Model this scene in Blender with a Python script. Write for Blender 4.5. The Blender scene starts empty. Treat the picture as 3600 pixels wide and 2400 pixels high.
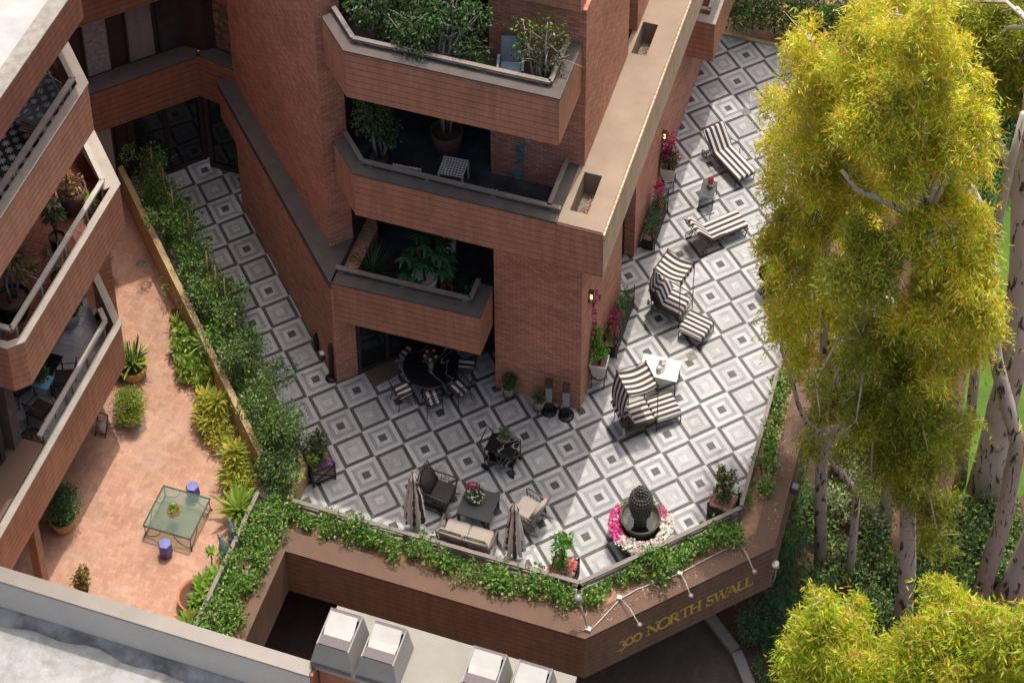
import bpy, math, random
import numpy as np
from mathutils import Matrix, Vector
R=math.radians
SC=bpy.context.scene
COL=SC.collection
random.seed(7); RNG=np.random.default_rng(11)
# ---------------------------------------------------------------- camera, sky, sun, exposure
CAM_C=np.array([17.450287914806168,-36.39671023903141,50.97818412620476])
CAM_M=np.array([[0.9516344887396561,-0.161395906569896,0.261425249705714],[0.30717400120099037,0.5164210771319137,-0.7993456099085602],[-0.005994399668645783,0.8409878907786933,0.5410207341093473]])
FPX=8251.268; PPX,PPY=1800.0,-1532.288
cd=bpy.data.cameras.new("camera"); cam=bpy.data.objects.new("camera",cd); COL.objects.link(cam); SC.camera=cam
cd.sensor_width=36.0; cd.lens=FPX/3600*36.0; cd.shift_x=0.0; cd.shift_y=-(1200-PPY)/3600.0
cd.clip_start=1.0; cd.clip_end=600.0
mw=Matrix.Identity(4)
for i in range(3):
    for j in range(3): mw[i][j]=CAM_M[i][j]
    mw[i][3]=CAM_C[i]
cam.matrix_world=mw
SUN_DIR=Vector((0.03,0.295,1.0)).normalized()      # towards the sun
wd=bpy.data.worlds.new("World"); SC.world=wd; wd.use_nodes=True
nt=wd.node_tree; bg=nt.nodes["Background"]; sky=nt.nodes.new("ShaderNodeTexSky")
sky.sky_type='NISHITA'; sky.sun_disc=False; sky.sun_elevation=math.asin(SUN_DIR.z); sky.air_density=1.0; sky.dust_density=10.0; sky.ozone_density=3.0; sky.sun_rotation=math.atan2(SUN_DIR.x,SUN_DIR.y)
nt.links.new(sky.outputs[0],bg.inputs[0]); bg.inputs[1].default_value=0.15
sd=bpy.data.lights.new("sun",'SUN'); sd.energy=2.0; sd.angle=R(0.5); sd.color=(1.0,0.95,0.86)
sun=bpy.data.objects.new("sun",sd); COL.objects.link(sun)
sun.rotation_euler=SUN_DIR.to_track_quat('Z','Y').to_euler(); sun.location=(0,0,60)
SC.view_settings.view_transform='Standard'; SC.view_settings.look='None'; SC.view_settings.exposure=0.42; SC.view_settings.gamma=1.0
SC.cycles.max_bounces=6; SC.cycles.diffuse_bounces=4; SC.cycles.transparent_max_bounces=8
# ---------------------------------------------------------------- measuring: photo ray to a real plane
def ray(px,py): return CAM_M@np.array([(px-PPX)/FPX,-(py-PPY)/FPX,-1.0])
def un(px,py,z=0.0):
    d=ray(px,py); p=CAM_C+d*((z-CAM_C[2])/d[2]); return (float(p[0]),float(p[1]),float(z))
def unY(px,py,Y):
    d=ray(px,py); p=CAM_C+d*((Y-CAM_C[1])/d[1]); return (float(p[0]),float(Y),float(p[2]))
# ---------------------------------------------------------------- mesh helpers
class MB:
    def __init__(s): s.v=[]; s.f=[]; s.mi=[]; s.sm=[]; s.M=None
    def add(s,vs,fs,sm=False,mi=0):
        b=len(s.v)
        if s.M is not None: vs=[tuple(s.M@Vector(p)) for p in vs]
        s.v.extend(vs)
        for f in fs: s.f.append(tuple(b+i for i in f)); s.mi.append(mi); s.sm.append(sm)
        return s
    def box(s,x0,y0,z0,x1,y1,z1,mi=0):
        return s.add([(x0,y0,z0),(x1,y0,z0),(x1,y1,z0),(x0,y1,z0),(x0,y0,z1),(x1,y0,z1),(x1,y1,z1),(x0,y1,z1)],
              [(0,3,2,1),(4,5,6,7),(0,1,5,4),(1,2,6,5),(2,3,7,6),(3,0,4,7)],mi=mi)
    def prism(s,poly,z0,z1,mi=0,top=True,bot=True):
        n=len(poly); a=sum(poly[i][0]*poly[(i+1)%n][1]-poly[(i+1)%n][0]*poly[i][1] for i in range(n))
        if a<0: poly=poly[::-1]
        vs=[(p[0],p[1],z0) for p in poly]+[(p[0],p[1],z1) for p in poly]
        fs=[(i,(i+1)%n,n+(i+1)%n,n+i) for i in range(n)]
        if top: fs.append(tuple(range(n,2*n)))
        if bot: fs.append(tuple(reversed(range(n))))
        return s.add(vs,fs,mi=mi)
    def beam(s,a,b,w,h=None,mi=0,up=(0,0,1)):
        h=h or w; a=Vector(a); b=Vector(b); d=(b-a).normalized(); u=Vector(up)
        if abs(d.dot(u))>.98: u=Vector((1,0,0))
        x=d.cross(u).normalized(); y=x.cross(d).normalized()
        vs=[]
        for p in (a,b):
            for sx,sy in ((-1,-1),(1,-1),(1,1),(-1,1)): vs.append(tuple(p+x*(sx*w/2)+y*(sy*h/2)))
        return s.add(vs,[(3,2,1,0),(4,5,6,7),(0,1,5,4),(1,2,6,5),(2,3,7,6),(3,0,4,7)],mi=mi)
    def tube(s,pts,r,n=6,mi=0,cap=True):
        P=[Vector(p) for p in pts]; k=len(P); rr=[r]*k if not hasattr(r,'__len__') else r
        vs=[]; fs=[]; ref=None
        for i,p in enumerate(P):
            d=(P[min(i+1,k-1)]-P[max(i-1,0)]).normalized()
            if ref is None: ref=Vector((0,0,1)) if abs(d.z)<.9 else Vector((1,0,0))
            x=d.cross(ref).normalized(); y=x.cross(d).normalized(); ref=y
            for j in range(n):
                a=2*math.pi*j/n; vs.append(tuple(p+(x*math.cos(a)+y*math.sin(a))*rr[i]))
        for i in range(k-1):
            for j in range(n): fs.append((i*n+j,i*n+(j+1)%n,(i+1)*n+(j+1)%n,(i+1)*n+j))
        if cap: fs.append(tuple(reversed(range(n)))); fs.append(tuple(range((k-1)*n,k*n)))
        return s.add(vs,fs,sm=n>4,mi=mi)
    def lathe(s,prof,n=20,c=(0,0,0),mi=0,sm=True,cap=True,rot=0.0):
        vs=[];fs=[];k=len(prof)
        for r,z in prof:
            for j in range(n):
                a=2*math.pi*j/n+rot; vs.append((c[0]+r*math.cos(a),c[1]+r*math.sin(a),c[2]+z))
        for i in range(k-1):
            for j in range(n): fs.append((i*n+j,i*n+(j+1)%n,(i+1)*n+(j+1)%n,(i+1)*n+j))
        if cap: fs.append(tuple(reversed(range(n)))); fs.append(tuple(range((k-1)*n,k*n)))
        return s.add(vs,fs,sm=sm,mi=mi)
    def ball(s,c,rx,ry=None,rz=None,n=12,m=8,mi=0):
        ry=ry or rx; rz=rz or rx
        vs=[(c[0],c[1],c[2]-rz)]
        for i in range(1,m):
            t=math.pi*i/m-math.pi/2
            for j in range(n):
                a=2*math.pi*j/n; vs.append((c[0]+rx*math.cos(t)*math.cos(a),c[1]+ry*math.cos(t)*math.sin(a),c[2]+rz*math.sin(t)))
        vs.append((c[0],c[1],c[2]+rz)); L=len(vs)-1; fs=[]
        for j in range(n): fs.append((0,1+(j+1)%n,1+j))
        for i in range(m-2):
            for j in range(n): fs.append((1+i*n+j,1+i*n+(j+1)%n,1+(i+1)*n+(j+1)%n,1+(i+1)*n+j))
        for j in range(n): fs.append((L,1+(m-2)*n+j,1+(m-2)*n+(j+1)%n))
        return s.add(vs,fs,sm=True,mi=mi)
    def pad(s,x0,y0,z0,x1,y1,z1,r=.05,mi=0,n=4):
        """cushion: rounded box from stacked inset outlines"""
        h=z1-z0; r=min(r,h/2-.002); st=[]
        for i in range(n+1): a=math.pi/2*i/n; st.append((r*(1-math.sin(a)),z0+r*(1-math.cos(a))))
        for i in range(n+1): a=math.pi/2*i/n; st.append((r*(1-math.cos(a)),z1-r*(1-math.sin(a))))
        rings=[]
        for ins,z in st:
            cr=r*1.3; pts=[]
            for cx,cy,a0 in ((x1-ins-cr,y1-ins-cr,0),(x0+ins+cr,y1-ins-cr,90),(x0+ins+cr,y0+ins+cr,180),(x1-ins-cr,y0+ins+cr,270)):
                for q in range(4): a=R(a0+30*q); pts.append((cx+cr*math.cos(a),cy+cr*math.sin(a),z))
            rings.append(pts)
        m=16; vs=[p for g in rings for p in g]; fs=[]
        for i in range(len(rings)-1):
            for j in range(m): fs.append((i*m+j,i*m+(j+1)%m,(i+1)*m+(j+1)%m,(i+1)*m+j))
        fs.append(tuple(reversed(range(m)))); k=len(rings)-1; fs.append(tuple(range(k*m,k*m+m)))
        return s.add(vs,fs,sm=True,mi=mi)
    def build(s,name,mats,parent=None,bevel=0.0,label=None,kind=None):
        me=bpy.data.meshes.new(name); me.from_pydata(s.v,[],s.f)
        for m in (mats if isinstance(mats,(list,tuple)) else [mats]): me.materials.append(m)
        me.polygons.foreach_set('material_index',s.mi); me.polygons.foreach_set('use_smooth',s.sm)
        uv=me.uv_layers.new(name="UVMap"); me.update()
        nv=len(s.v); co=np.array(s.v,dtype=float)
        li=np.empty(len(me.loops),dtype=np.int32); me.loops.foreach_get('vertex_index',li)
        nr=np.empty(len(me.polygons)*3); me.polygons.foreach_get('normal',nr); nr=nr.reshape(-1,3)
        lt=np.empty(len(me.polygons),dtype=np.int32); me.polygons.foreach_get('loop_total',lt)
        n=np.repeat(nr,lt,axis=0); p=co[li]; hz=np.abs(n[:,2])>.7
        t=np.stack([-n[:,1],n[:,0]],1); t/=np.maximum(np.linalg.norm(t,axis=1,keepdims=True),1e-6)
        U=np.where(hz,p[:,0],p[:,0]*t[:,0]+p[:,1]*t[:,1]); V=np.where(hz,p[:,1],p[:,2])
        uv.data.foreach_set('uv',np.stack([U,V],1).astype(np.float32).ravel())
        o=bpy.data.objects.new(name,me); COL.objects.link(o)
        if parent: o.parent=parent
        if bevel:
            b=o.modifiers.new('bevel','BEVEL'); b.width=bevel; b.segments=2; b.limit_method='ANGLE'; b.angle_limit=R(40)
        if label: o['label']=label
        if kind: o['kind']=kind
        return o
def tag(o,label,cat,group=None):
    o['label']=label; o['category']=cat
    if group: o['group']=group
    return o
def thing(name,label,cat,loc=(0,0,0),rz=0.0,group=None):
    o=bpy.data.objects.new(name,None); COL.objects.link(o); o.empty_display_size=.2
    o.location=loc; o.rotation_euler=(0,0,rz); return tag(o,label,cat,group)
def dup(root,loc,rz=0.0,label=None,group=None,sc=1.0):
    r=root.copy(); COL.objects.link(r); r.location=loc; r.rotation_euler=(0,0,rz); r.scale=(sc,sc,sc) if not hasattr(sc,'__len__') else sc
    if label: r['label']=label
    if group: r['group']=group
    for ch in list(root.children):
        c=ch.copy(); COL.objects.link(c); c.parent=r
        for g in list(ch.children):
            d=g.copy(); COL.objects.link(d); d.parent=c
    return r
def struct(name,mb,m): o=mb.build(name,m); o['kind']='structure'; return o
# ---------------------------------------------------------------- materials
class NT:
    def __init__(s,name):
        s.m=bpy.data.materials.new(name); s.m.use_nodes=True; s.t=s.m.node_tree; s.b=s.t.nodes["Principled BSDF"]
    def n(s,t,**k):
        x=s.t.nodes.new(t)
        for a,b in k.items(): setattr(x,a,b)
        return x
    def l(s,a,b): s.t.links.new(a,b)
    def put(s,inp,v):
        if hasattr(v,'is_output') or isinstance(v,bpy.types.NodeSocket): s.l(v,inp)
        else: inp.default_value=v
    def math(s,op,a,b=None,c=None):
        x=s.n("ShaderNodeMath",operation=op); s.put(x.inputs[0],a)
        if b is not None: s.put(x.inputs[1],b)
        if c is not None: s.put(x.inputs[2],c)
        return x.outputs[0]
    def mix(s,f,a,b,bt='MIX'):
        x=s.n("ShaderNodeMix",data_type='RGBA',blend_type=bt); s.put(x.inputs[0],f); s.put(x.inputs[6],a); s.put(x.inputs[7],b); return x.outputs[2]
    def ramp(s,f,stops,interp='LINEAR'):
        x=s.n("ShaderNodeValToRGB"); x.color_ramp.interpolation=interp; e=x.color_ramp.elements
        while len(e)<len(stops): e.new(.5)
        for i,(p,c) in enumerate(stops): e[i].position=p; e[i].color=(c if hasattr(c,'__len__') else (c,c,c))[:3]+(1,) if hasattr(c,'__len__') else (c,c,c,1)
        s.put(x.inputs[0],f); return x.outputs[0]
    def noise(s,vec,scale,detail=3,rough=.55,dist=0):
        x=s.n("ShaderNodeTexNoise"); x.inputs['Scale'].default_value=scale; x.inputs['Detail'].default_value=detail; x.inputs['Roughness'].default_value=rough; x.inputs['Distortion'].default_value=dist
        if vec is not None: s.l(vec,x.inputs['Vector'])
        return x.outputs['Fac']
    def obj(s): return s.n("ShaderNodeTexCoord").outputs['Object']
    def uv(s): return s.n("ShaderNodeTexCoord").outputs['UV']
    def sep(s,v): x=s.n("ShaderNodeSeparateXYZ"); s.l(v,x.inputs[0]); return x.outputs
    def comb(s,a,b,c=0.0):
        x=s.n("ShaderNodeCombineXYZ")
        for i,v in enumerate((a,b,c)): s.put(x.inputs[i],v)
        return x.outputs[0]
    def bump(s,h,st=.3,d=.02):
        x=s.n("ShaderNodeBump"); x.inputs['Strength'].default_value=st; x.inputs['Distance'].default_value=d; s.l(h,x.inputs['Height']); s.l(x.outputs[0],s.b.inputs['Normal'])
    def fin(s,col,rough=.7,metal=0.0,spec=.3):
        s.put(s.b.inputs['Base Color'],col if not isinstance(col,tuple) else col[:3]+(1,)); s.put(s.b.inputs['Roughness'],rough); s.b.inputs['Metallic'].default_value=metal
        s.b.inputs['Specular IOR Level'].default_value=spec; return s.m
def c4(c,k=1.0): return (min(1,c[0]*k),min(1,c[1]*k),min(1,c[2]*k),1)
def plain(name,c,rough=.6,metal=0.0,var=.25,scale=6.0,spec=.3,bump=0.0,fine=0.0):
    t=NT(name); o=t.obj(); f=t.noise(o,scale,4)
    col=t.mix(t.ramp(f,[(.3,0.0),(.7,1.0)]),c4(c,1-var),c4(c,1+var*.7))
    if fine: col=t.mix(fine,col,t.mix(t.noise(o,scale*14,2),c4(c,.45),c4(c,1.6)))
    if bump: t.bump(t.noise(o,scale*5,3),bump,.01)
    return t.fin(col,rough,metal,spec)
def leafmat(name,cols,trans=.35,rough=.45,var=.35,gain=1.0):
    cols=[tuple(min(.85,v*gain) for v in c) for c in cols]
    t=NT(name); g=t.n("ShaderNodeNewGeometry"); k=len(cols)
    col=t.ramp(g.outputs['Random Per Island'],[((i+.0)/k,c) for i,c in enumerate(cols)],'CONSTANT')
    f=t.noise(t.obj(),1.1,2); col=t.mix(1.0,col,t.ramp(f,[(.25,1-var),(.75,1+var)]),'MULTIPLY')
    t.fin(col,rough,0,.35)
    tr=t.n("ShaderNodeBsdfTranslucent"); t.l(t.mix(1.0,col,(1.5,1.45,.7,1),'MULTIPLY'),tr.inputs[0])
    ms=t.n("ShaderNodeMixShader"); ms.inputs[0].default_value=trans
    t.l(t.b.outputs[0],ms.inputs[1]); t.l(tr.outputs[0],ms.inputs[2]); t.l(ms.outputs[0],t.t.nodes["Material Output"].inputs[0])
    return t.m
def tile_mat():
    t=NT("marble_tile_floor"); T=.81; x,y,z=t.sep(t.obj()); k=2**-.5/T
    X=t.math('MULTIPLY',t.math('ADD',x,y),k); Y=t.math('MULTIPLY',t.math('SUBTRACT',y,x),k)
    jx=t.math('FLOOR',t.math('ADD',X,.5)); jy=t.math('FLOOR',t.math('ADD',Y,.5))
    fx=t.math('SUBTRACT',X,jx); fy=t.math('SUBTRACT',Y,jy); ax=t.math('ABSOLUTE',fx); ay=t.math('ABSOLUTE',fy)
    r=t.math('MAXIMUM',ax,ay); par=t.math('FLOORED_MODULO',t.math('ADD',jx,jy),2.0); par=t.math('GREATER_THAN',par,.5)
    selx=t.math('GREATER_THAN',ax,ay); across=t.mix; 
    a=t.math('ADD',t.math('MULTIPLY',selx,fx),t.math('MULTIPLY',t.math('SUBTRACT',1.0,selx),fy))
    b=t.math('ADD',t.math('MULTIPLY',selx,fy),t.math('MULTIPLY',t.math('SUBTRACT',1.0,selx),fx))
    wn=t.n("ShaderNodeTexWhiteNoise"); wn.noise_dimensions='3D'; ring=t.math('FLOOR',t.math('MULTIPLY',r,8.0)); 
    side=t.math('ADD',t.math('MULTIPLY',selx,2.0),t.math('GREATER_THAN',a,0.0))
    t.l(t.comb(jx,jy,t.math('ADD',t.math('MULTIPLY',ring,4.0),side)),wn.inputs[0]); rnd=wn.outputs[0]
    off=t.math('MULTIPLY',rnd,50.0)
    nz=t.noise(t.comb(t.math('MULTIPLY',a,16.0),t.math('MULTIPLY',b,2.6),off),1.6,5,.62,.7)
    nf=t.noise(t.comb(t.math('MULTIPLY',a,9.0),t.math('MULTIPLY',b,4.5),off),3.2,3,.6,1.2)
    L=(.455,.455,.45); G=(.285,.285,.285); D=(.042,.039,.039)
    r2=t.math('MULTIPLY',r,2.0)
    A=t.ramp(r2,[(0,D),(.25,L),(.5,G),(.75,L)],'CONSTANT'); B=t.ramp(r2,[(0,L),(.25,(.35,.35,.348)),(.5,(.42,.42,.415)),(.77,D)],'CONSTANT')
    G2=t.mix(par,A,B)
    col=t.mix(1.0,G2,t.ramp(nz,[(.2,.62),(.5,1.0),(.8,1.2)]),'MULTIPLY')
    vein=t.ramp(nf,[(.46,0.0),(.5,1.0),(.54,0.0)]); dark=t.math('LESS_THAN',t.sep(G2)[0],.2)
    col=t.mix(t.math('MULTIPLY',t.math('MULTIPLY',vein,dark),.35),col,(.4,.39,.37,1))
    col=t.mix(1.0,col,t.ramp(rnd,[(0,.86),(1,1.1)]),'MULTIPLY')
    big=t.noise(t.obj(),.55,5,.65); col=t.mix(1.0,col,t.ramp(big,[(.3,.84),(.7,1.06)]),'MULTIPLY'); sp=t.noise(t.obj(),3.0,4,.7); col=t.mix(t.ramp(sp,[(.62,0.0),(.75,.22)]),col,(.3,.26,.2,1)); wn2=t.n('ShaderNodeTexWhiteNoise'); wn2.noise_dimensions='2D'; t.l(t.comb(jx,jy),wn2.inputs[0]); col=t.mix(1.0,col,t.ramp(wn2.outputs[0],[(0,(.88,.875,.86)),(1,(1.06,1.06,1.06))]),'MULTIPLY')
    mit=t.math('LESS_THAN',t.math('ABSOLUTE',t.math('SUBTRACT',ax,ay)),.006); jt=t.math('GREATER_THAN',r,.495)
    col=t.mix(t.math('MULTIPLY',t.math('MAXIMUM',mit,jt),.3),col,(.22,.21,.2,1))
    return t.fin(col,t.ramp(nz,[(.3,.38),(.7,.55)]),0,.4)
def herring(name,base,unit,stain,rough=.75,mort=.25):
    t=NT(name); x,y,z=t.sep(t.obj()); ca=math.cos(.0); 
    X=t.math('DIVIDE',x,unit); Y=t.math('DIVIDE',y,unit)
    cx=t.math('FLOOR',X); cy=t.math('FLOOR',Y); fx=t.math('SUBTRACT',X,cx); fy=t.math('SUBTRACT',Y,cy)
    k=t.math('FLOORED_MODULO',t.math('SUBTRACT',cx,cy),4.0)
    is1=t.math('COMPARE',k,1.0,.1); is2=t.math('COMPARE',k,2.0,.1); hor=t.math('LESS_THAN',k,1.5); ver=t.math('SUBTRACT',1.0,hor)
    u=t.math('ADD',t.math('MULTIPLY',hor,t.math('ADD',fx,is1)),t.math('MULTIPLY',ver,t.math('ADD',fy,is2)))
    v=t.math('ADD',t.math('MULTIPLY',hor,fy),t.math('MULTIPLY',ver,fx))
    d=t.math('MINIMUM',t.math('MINIMUM',u,t.math('SUBTRACT',2.0,u)),t.math('MINIMUM',v,t.math('SUBTRACT',1.0,v)))
    wn=t.n("ShaderNodeTexWhiteNoise"); wn.noise_dimensions='3D'; t.l(t.comb(t.math('SUBTRACT',cx,is1),t.math('SUBTRACT',cy,is2),hor),wn.inputs[0])
    col=t.mix(1.0,c4(base),t.ramp(wn.outputs[0],[(0,(.88,.85,.84)),(.5,(1,1,1)),(1,(1.1,1.12,1.12))]),'MULTIPLY')
    o=t.obj(); col=t.mix(1.0,col,t.ramp(t.noise(o,.7,4),[(.3,.82),(.7,1.12)]),'MULTIPLY')
    col=t.mix(1.0,col,t.ramp(t.noise(o,25,2),[(.3,.88),(.7,1.1)]),'MULTIPLY')
    st=t.ramp(t.noise(o,.9,6,.72,.6),[(.5,0.0),(.72,1.0)])
    m=t.math('LESS_THAN',d,.055); 
    col=t.mix(t.math('MULTIPLY',m,mort),col,c4(base,.55))
    col=t.mix(t.math('MULTIPLY',st,t.math('ADD',.2,t.math('MULTIPLY',m,.45))),col,stain)
    spots=t.ramp(t.noise(o,5.5,2),[(.76,0.0),(.79,.45)]); col=t.mix(spots,col,stain)
    t.bump(t.ramp(d,[(0,0.0),(.09,1.0)]),.35,.008)
    return t.fin(col,rough,0,.25)
def brick_mat(name,base,bw=.21,bh=.085,mort=.8):
    t=NT(name); u=t.uv(); b=t.n("ShaderNodeTexBrick"); t.l(u,b.inputs['Vector'])
    b.inputs['Scale'].default_value=1.0; b.inputs['Brick Width'].default_value=bw; b.inputs['Row Height'].default_value=bh; b.inputs['Mortar Size'].default_value=.007; b.inputs['Mortar Smooth'].default_value=.3
    b.inputs['Color1'].default_value=c4(base,.82); b.inputs['Color2'].default_value=c4(base,1.2); b.inputs['Mortar'].default_value=c4(base,mort*.75)
    x,y,z=t.sep(u)
    hz=t.noise(t.comb(t.math('MULTIPLY',x,2.2),t.math('MULTIPLY',y,22.0)),1.0,4,.65)
    col=t.mix(1.0,b.outputs[0],t.ramp(hz,[(.25,.78),(.75,1.22)]),'MULTIPLY')
    o=t.obj(); col=t.mix(1.0,col,t.ramp(t.noise(o,.6,4),[(.3,.86),(.7,1.12)]),'MULTIPLY')
    h=t.math('ADD',t.math('MULTIPLY',t.math('SUBTRACT',1.0,b.outputs['Fac']),.7),t.math('MULTIPLY',hz,.9))
    t.bump(h,.8,.018); return t.fin(col,.85,0,.2)
def board_mat(name,base,pitch=.2,groove=.55):
    t=NT(name); u=t.uv(); x,y,z=t.sep(u); o=t.obj()
    fr=t.math('FRACT',t.math('DIVIDE',y,pitch)); 
    wob=t.noise(t.comb(t.math('MULTIPLY',x,1.0),t.math('FLOOR',t.math('DIVIDE',y,pitch))),.9,2)
    g=t.math('LESS_THAN',fr,.13)
    col=t.mix(t.math('MULTIPLY',g,t.math('MULTIPLY_ADD',wob,groove*1.2,.25)),c4(base),c4(base,.3))
    col=t.mix(1.0,col,t.ramp(t.noise(o,.5,3),[(.3,.88),(.7,1.1)]),'MULTIPLY')
    col=t.mix(1.0,col,t.ramp(t.noise(o,55,2),[(.3,.84),(.7,1.14)]),'MULTIPLY')
    st=t.noise(t.comb(t.math('MULTIPLY',x,4.0),t.math('MULTIPLY',y,.5)),1.5,3); col=t.mix(1.0,col,t.ramp(st,[(.35,.86),(.65,1.08)]),'MULTIPLY'); pt=t.noise(o,1.7,5,.7); col=t.mix(t.ramp(pt,[(.55,0.0),(.75,.3)]),col,c4(base,1.6))
    t.bump(t.math('SUBTRACT',1.0,g),.5,.01); return t.fin(col,.7,0,.25)
def stripe_mat(name,a,b,period,axis=0,duty=.46):
    t=NT(name); s=t.sep(t.obj()); fr=t.math('FRACT',t.math('ADD',t.math('DIVIDE',s[axis],period),10.25))
    w=t.noise(t.obj(),40,2)
    col=t.mix(t.math('LESS_THAN',fr,duty),c4(a),c4(b)); col=t.mix(1.0,col,t.ramp(w,[(.3,.92),(.7,1.06)]),'MULTIPLY')
    return t.fin(col,.9,0,.1)
def flat(name,c,rough=.5,metal=0.0,spec=.4): t=NT(name); return t.fin(c4(c),rough,metal,spec)
M_TILE=tile_mat()
M_PATIO=herring("herringbone_brick_paving",(.47,.265,.18),.1,(.6,.53,.47,1),mort=.3)
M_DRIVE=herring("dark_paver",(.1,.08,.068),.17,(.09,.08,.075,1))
M_BRICK=brick_mat("red_brown_brick",(.52,.25,.17))
M_BRICK2=brick_mat("chimney_brick",(.42,.17,.1),.24,.08,1.2)
M_BOARD=board_mat("brown_board_cladding",(.46,.225,.14))
M_BOARDR=board_mat("dark_red_board_cladding",(.3,.13,.08))
M_FRONT=board_mat("planter_board_cladding",(.22,.15,.1),.19)
M_TAUPE=plain("taupe_ledge",(.11,.092,.083),.8,0,.18,3,.2,0,.12)
M_COPE=plain("brown_stucco_coping",(.15,.093,.067),.85,0,.12,2,.2,0,.25)
M_SLAB=plain("beige_roof_coating",(.31,.235,.17),.8,0,.16,1.2,.25,0,.1)
M_BEIGE=plain("beige_trim",(.36,.315,.265),.7,0,.15,2,.25)
M_RAIL=plain("grey_brown_rail_paint",(.21,.175,.15),.55,0,.12,5,.35)
M_RAILL=plain("pale_rail_paint",(.42,.37,.31),.5,0,.12,5,.35)
M_CREAM=plain("cream_stucco",(.47,.34,.18),.85,0,.14,2.5,.2,.1,.1)
M_GLASS=plain("dark_window_glass",(.012,.015,.016),.06,0,.3,1.5,.6)
M_FRAME=plain("dark_brown_frame",(.045,.034,.028),.5,0,.2,6,.3)
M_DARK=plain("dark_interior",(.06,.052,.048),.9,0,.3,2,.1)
M_SLATE=plain("dark_slate_floor",(.06,.066,.072),.6,0,.5,2.2,.3)
M_SOIL=plain("soil_with_bark",(.36,.215,.145),.95,0,.6,9,.1,.6,.5)
M_IRON=plain("black_iron",(.022,.02,.019),.4,.3,.3,9,.4)
M_BRONZE=plain("bronze_metal",(.075,.055,.043),.45,.35,.3,9,.4)
M_BLKM=None
# ---------------------------------------------------------------- ground, floors, drive
def sheet(name,poly,z,m,zb=None):
    b=MB(); b.prism(poly,(z-.3) if zb is None else zb,z); return struct(name,b,m)
M_DIRT=plain("garden_soil_leaf_litter",(.11,.065,.045),.95,0,.6,3.5,.1,.5,.6)
M_LAWN=plain("lawn_grass",(.085,.155,.025),.9,0,.55,1.6,.1,.8,.6)
M_CONC=plain("grey_concrete",(.3,.28,.26),.85,0,.2,4,.2,.1,.2)
M_PINK=plain("pink_terracotta_paving",(.42,.24,.17),.85,0,.3,1.5,.2,0,.2)
sheet('garden_ground',[(-120,-120),(120,-120),(120,120),(-120,120)],-4.0,M_DIRT)
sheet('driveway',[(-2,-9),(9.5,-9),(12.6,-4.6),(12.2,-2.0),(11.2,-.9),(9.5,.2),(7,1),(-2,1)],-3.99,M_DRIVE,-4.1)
b=MB(); kp=[(7.6,.75),(9.4,.0),(10.75,-.95),(11.7,-1.75),(12.35,-2.7),(12.7,-3.9),(12.8,-6)]
for i in range(len(kp)-1):
    (x0,y0),(x1,y1)=kp[i],kp[i+1]; d=Vector((x1-x0,y1-y0)).normalized(); nx,ny=-d.y*.28,d.x*.28
    b.prism([(x0,y0),(x1,y1),(x1+nx,y1+ny),(x0+nx,y0+ny)],-4.05,-3.84)
struct('kerb',b,M_CONC)
lp=[un(x,y,-3.98)[:2] for x,y in ((3350,1730),(3360,1660),(3400,1300),(3430,800),(3480,500),(4100,500),(4100,1760),(3600,1740),(3500,1800),(3400,1760))]
sheet('lawn',lp,-3.985,M_LAWN,-4.1)
sheet('terrace_floor',[(-7,5.1),(.62,-2.52),(.98,-2.9),(.98,-3.95),(8.3,-3.95),(11.45,-.85),(11.45,15.5),(3,15.5),(-6,7.5)],0.0,M_TILE,-.45)
sheet('patio_floor',[(-12,8.55),(-.05,-3.4),(.1,-3.9),(.1,-10.4),(-12,-10.4)],0.0,M_PATIO,-.45)
sheet('back_patio_floor',[(4,18.2),(30,18.2),(30,45),(4,45)],0.0,M_PINK,-.3)
b=MB(); b.box(4,15.5,-.3,14,18.2,-.05); struct('hedge_bed',b,M_SOIL)
for px,py,lab in ((2622,393,'small square drain plate set in the marble between the far chaise and the trees'),(2431,1251,'small square drain plate set in the marble beside the white table')):
    b=MB(); b.box(-.13,-.13,.002,.13,.13,.006); o=b.build('drain_plate',plain('drain_plate',(.2,.19,.16),.6,0,.3,9)); o.location=un(px,py,0); o.rotation_euler=(0,0,R(45)); tag(o,lab,'drain')
b=MB(); b.box(6.84,15.5,-.3,12.4,15.62,.06); o=b.build('kerb_wall',M_CREAM); tag(o,'low cream kerb wall at the far end of the marble terrace','wall')
# ---------------------------------------------------------------- polyline offsets
def offs(pl,d):
    out=[]; n=len(pl)
    for i in range(n):
        ns=[]
        for a,c in ((i-1,i),(i,i+1)):
            if a>=0 and c<n:
                v=Vector((pl[c][0]-pl[a][0],pl[c][1]-pl[a][1])).normalized(); ns.append(Vector((-v.y,v.x)))
        m=(ns[0]+ns[-1]).normalized(); k=d/max(.3,m.dot(ns[0])); out.append((pl[i][0]+m.x*k,pl[i][1]+m.y*k))
    return out
def strip(b,p,q,z0,z1,mi=0):
    for i in range(len(p)-1): b.prism([p[i],p[i+1],q[i+1],q[i]],z0,z1,mi)
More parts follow.
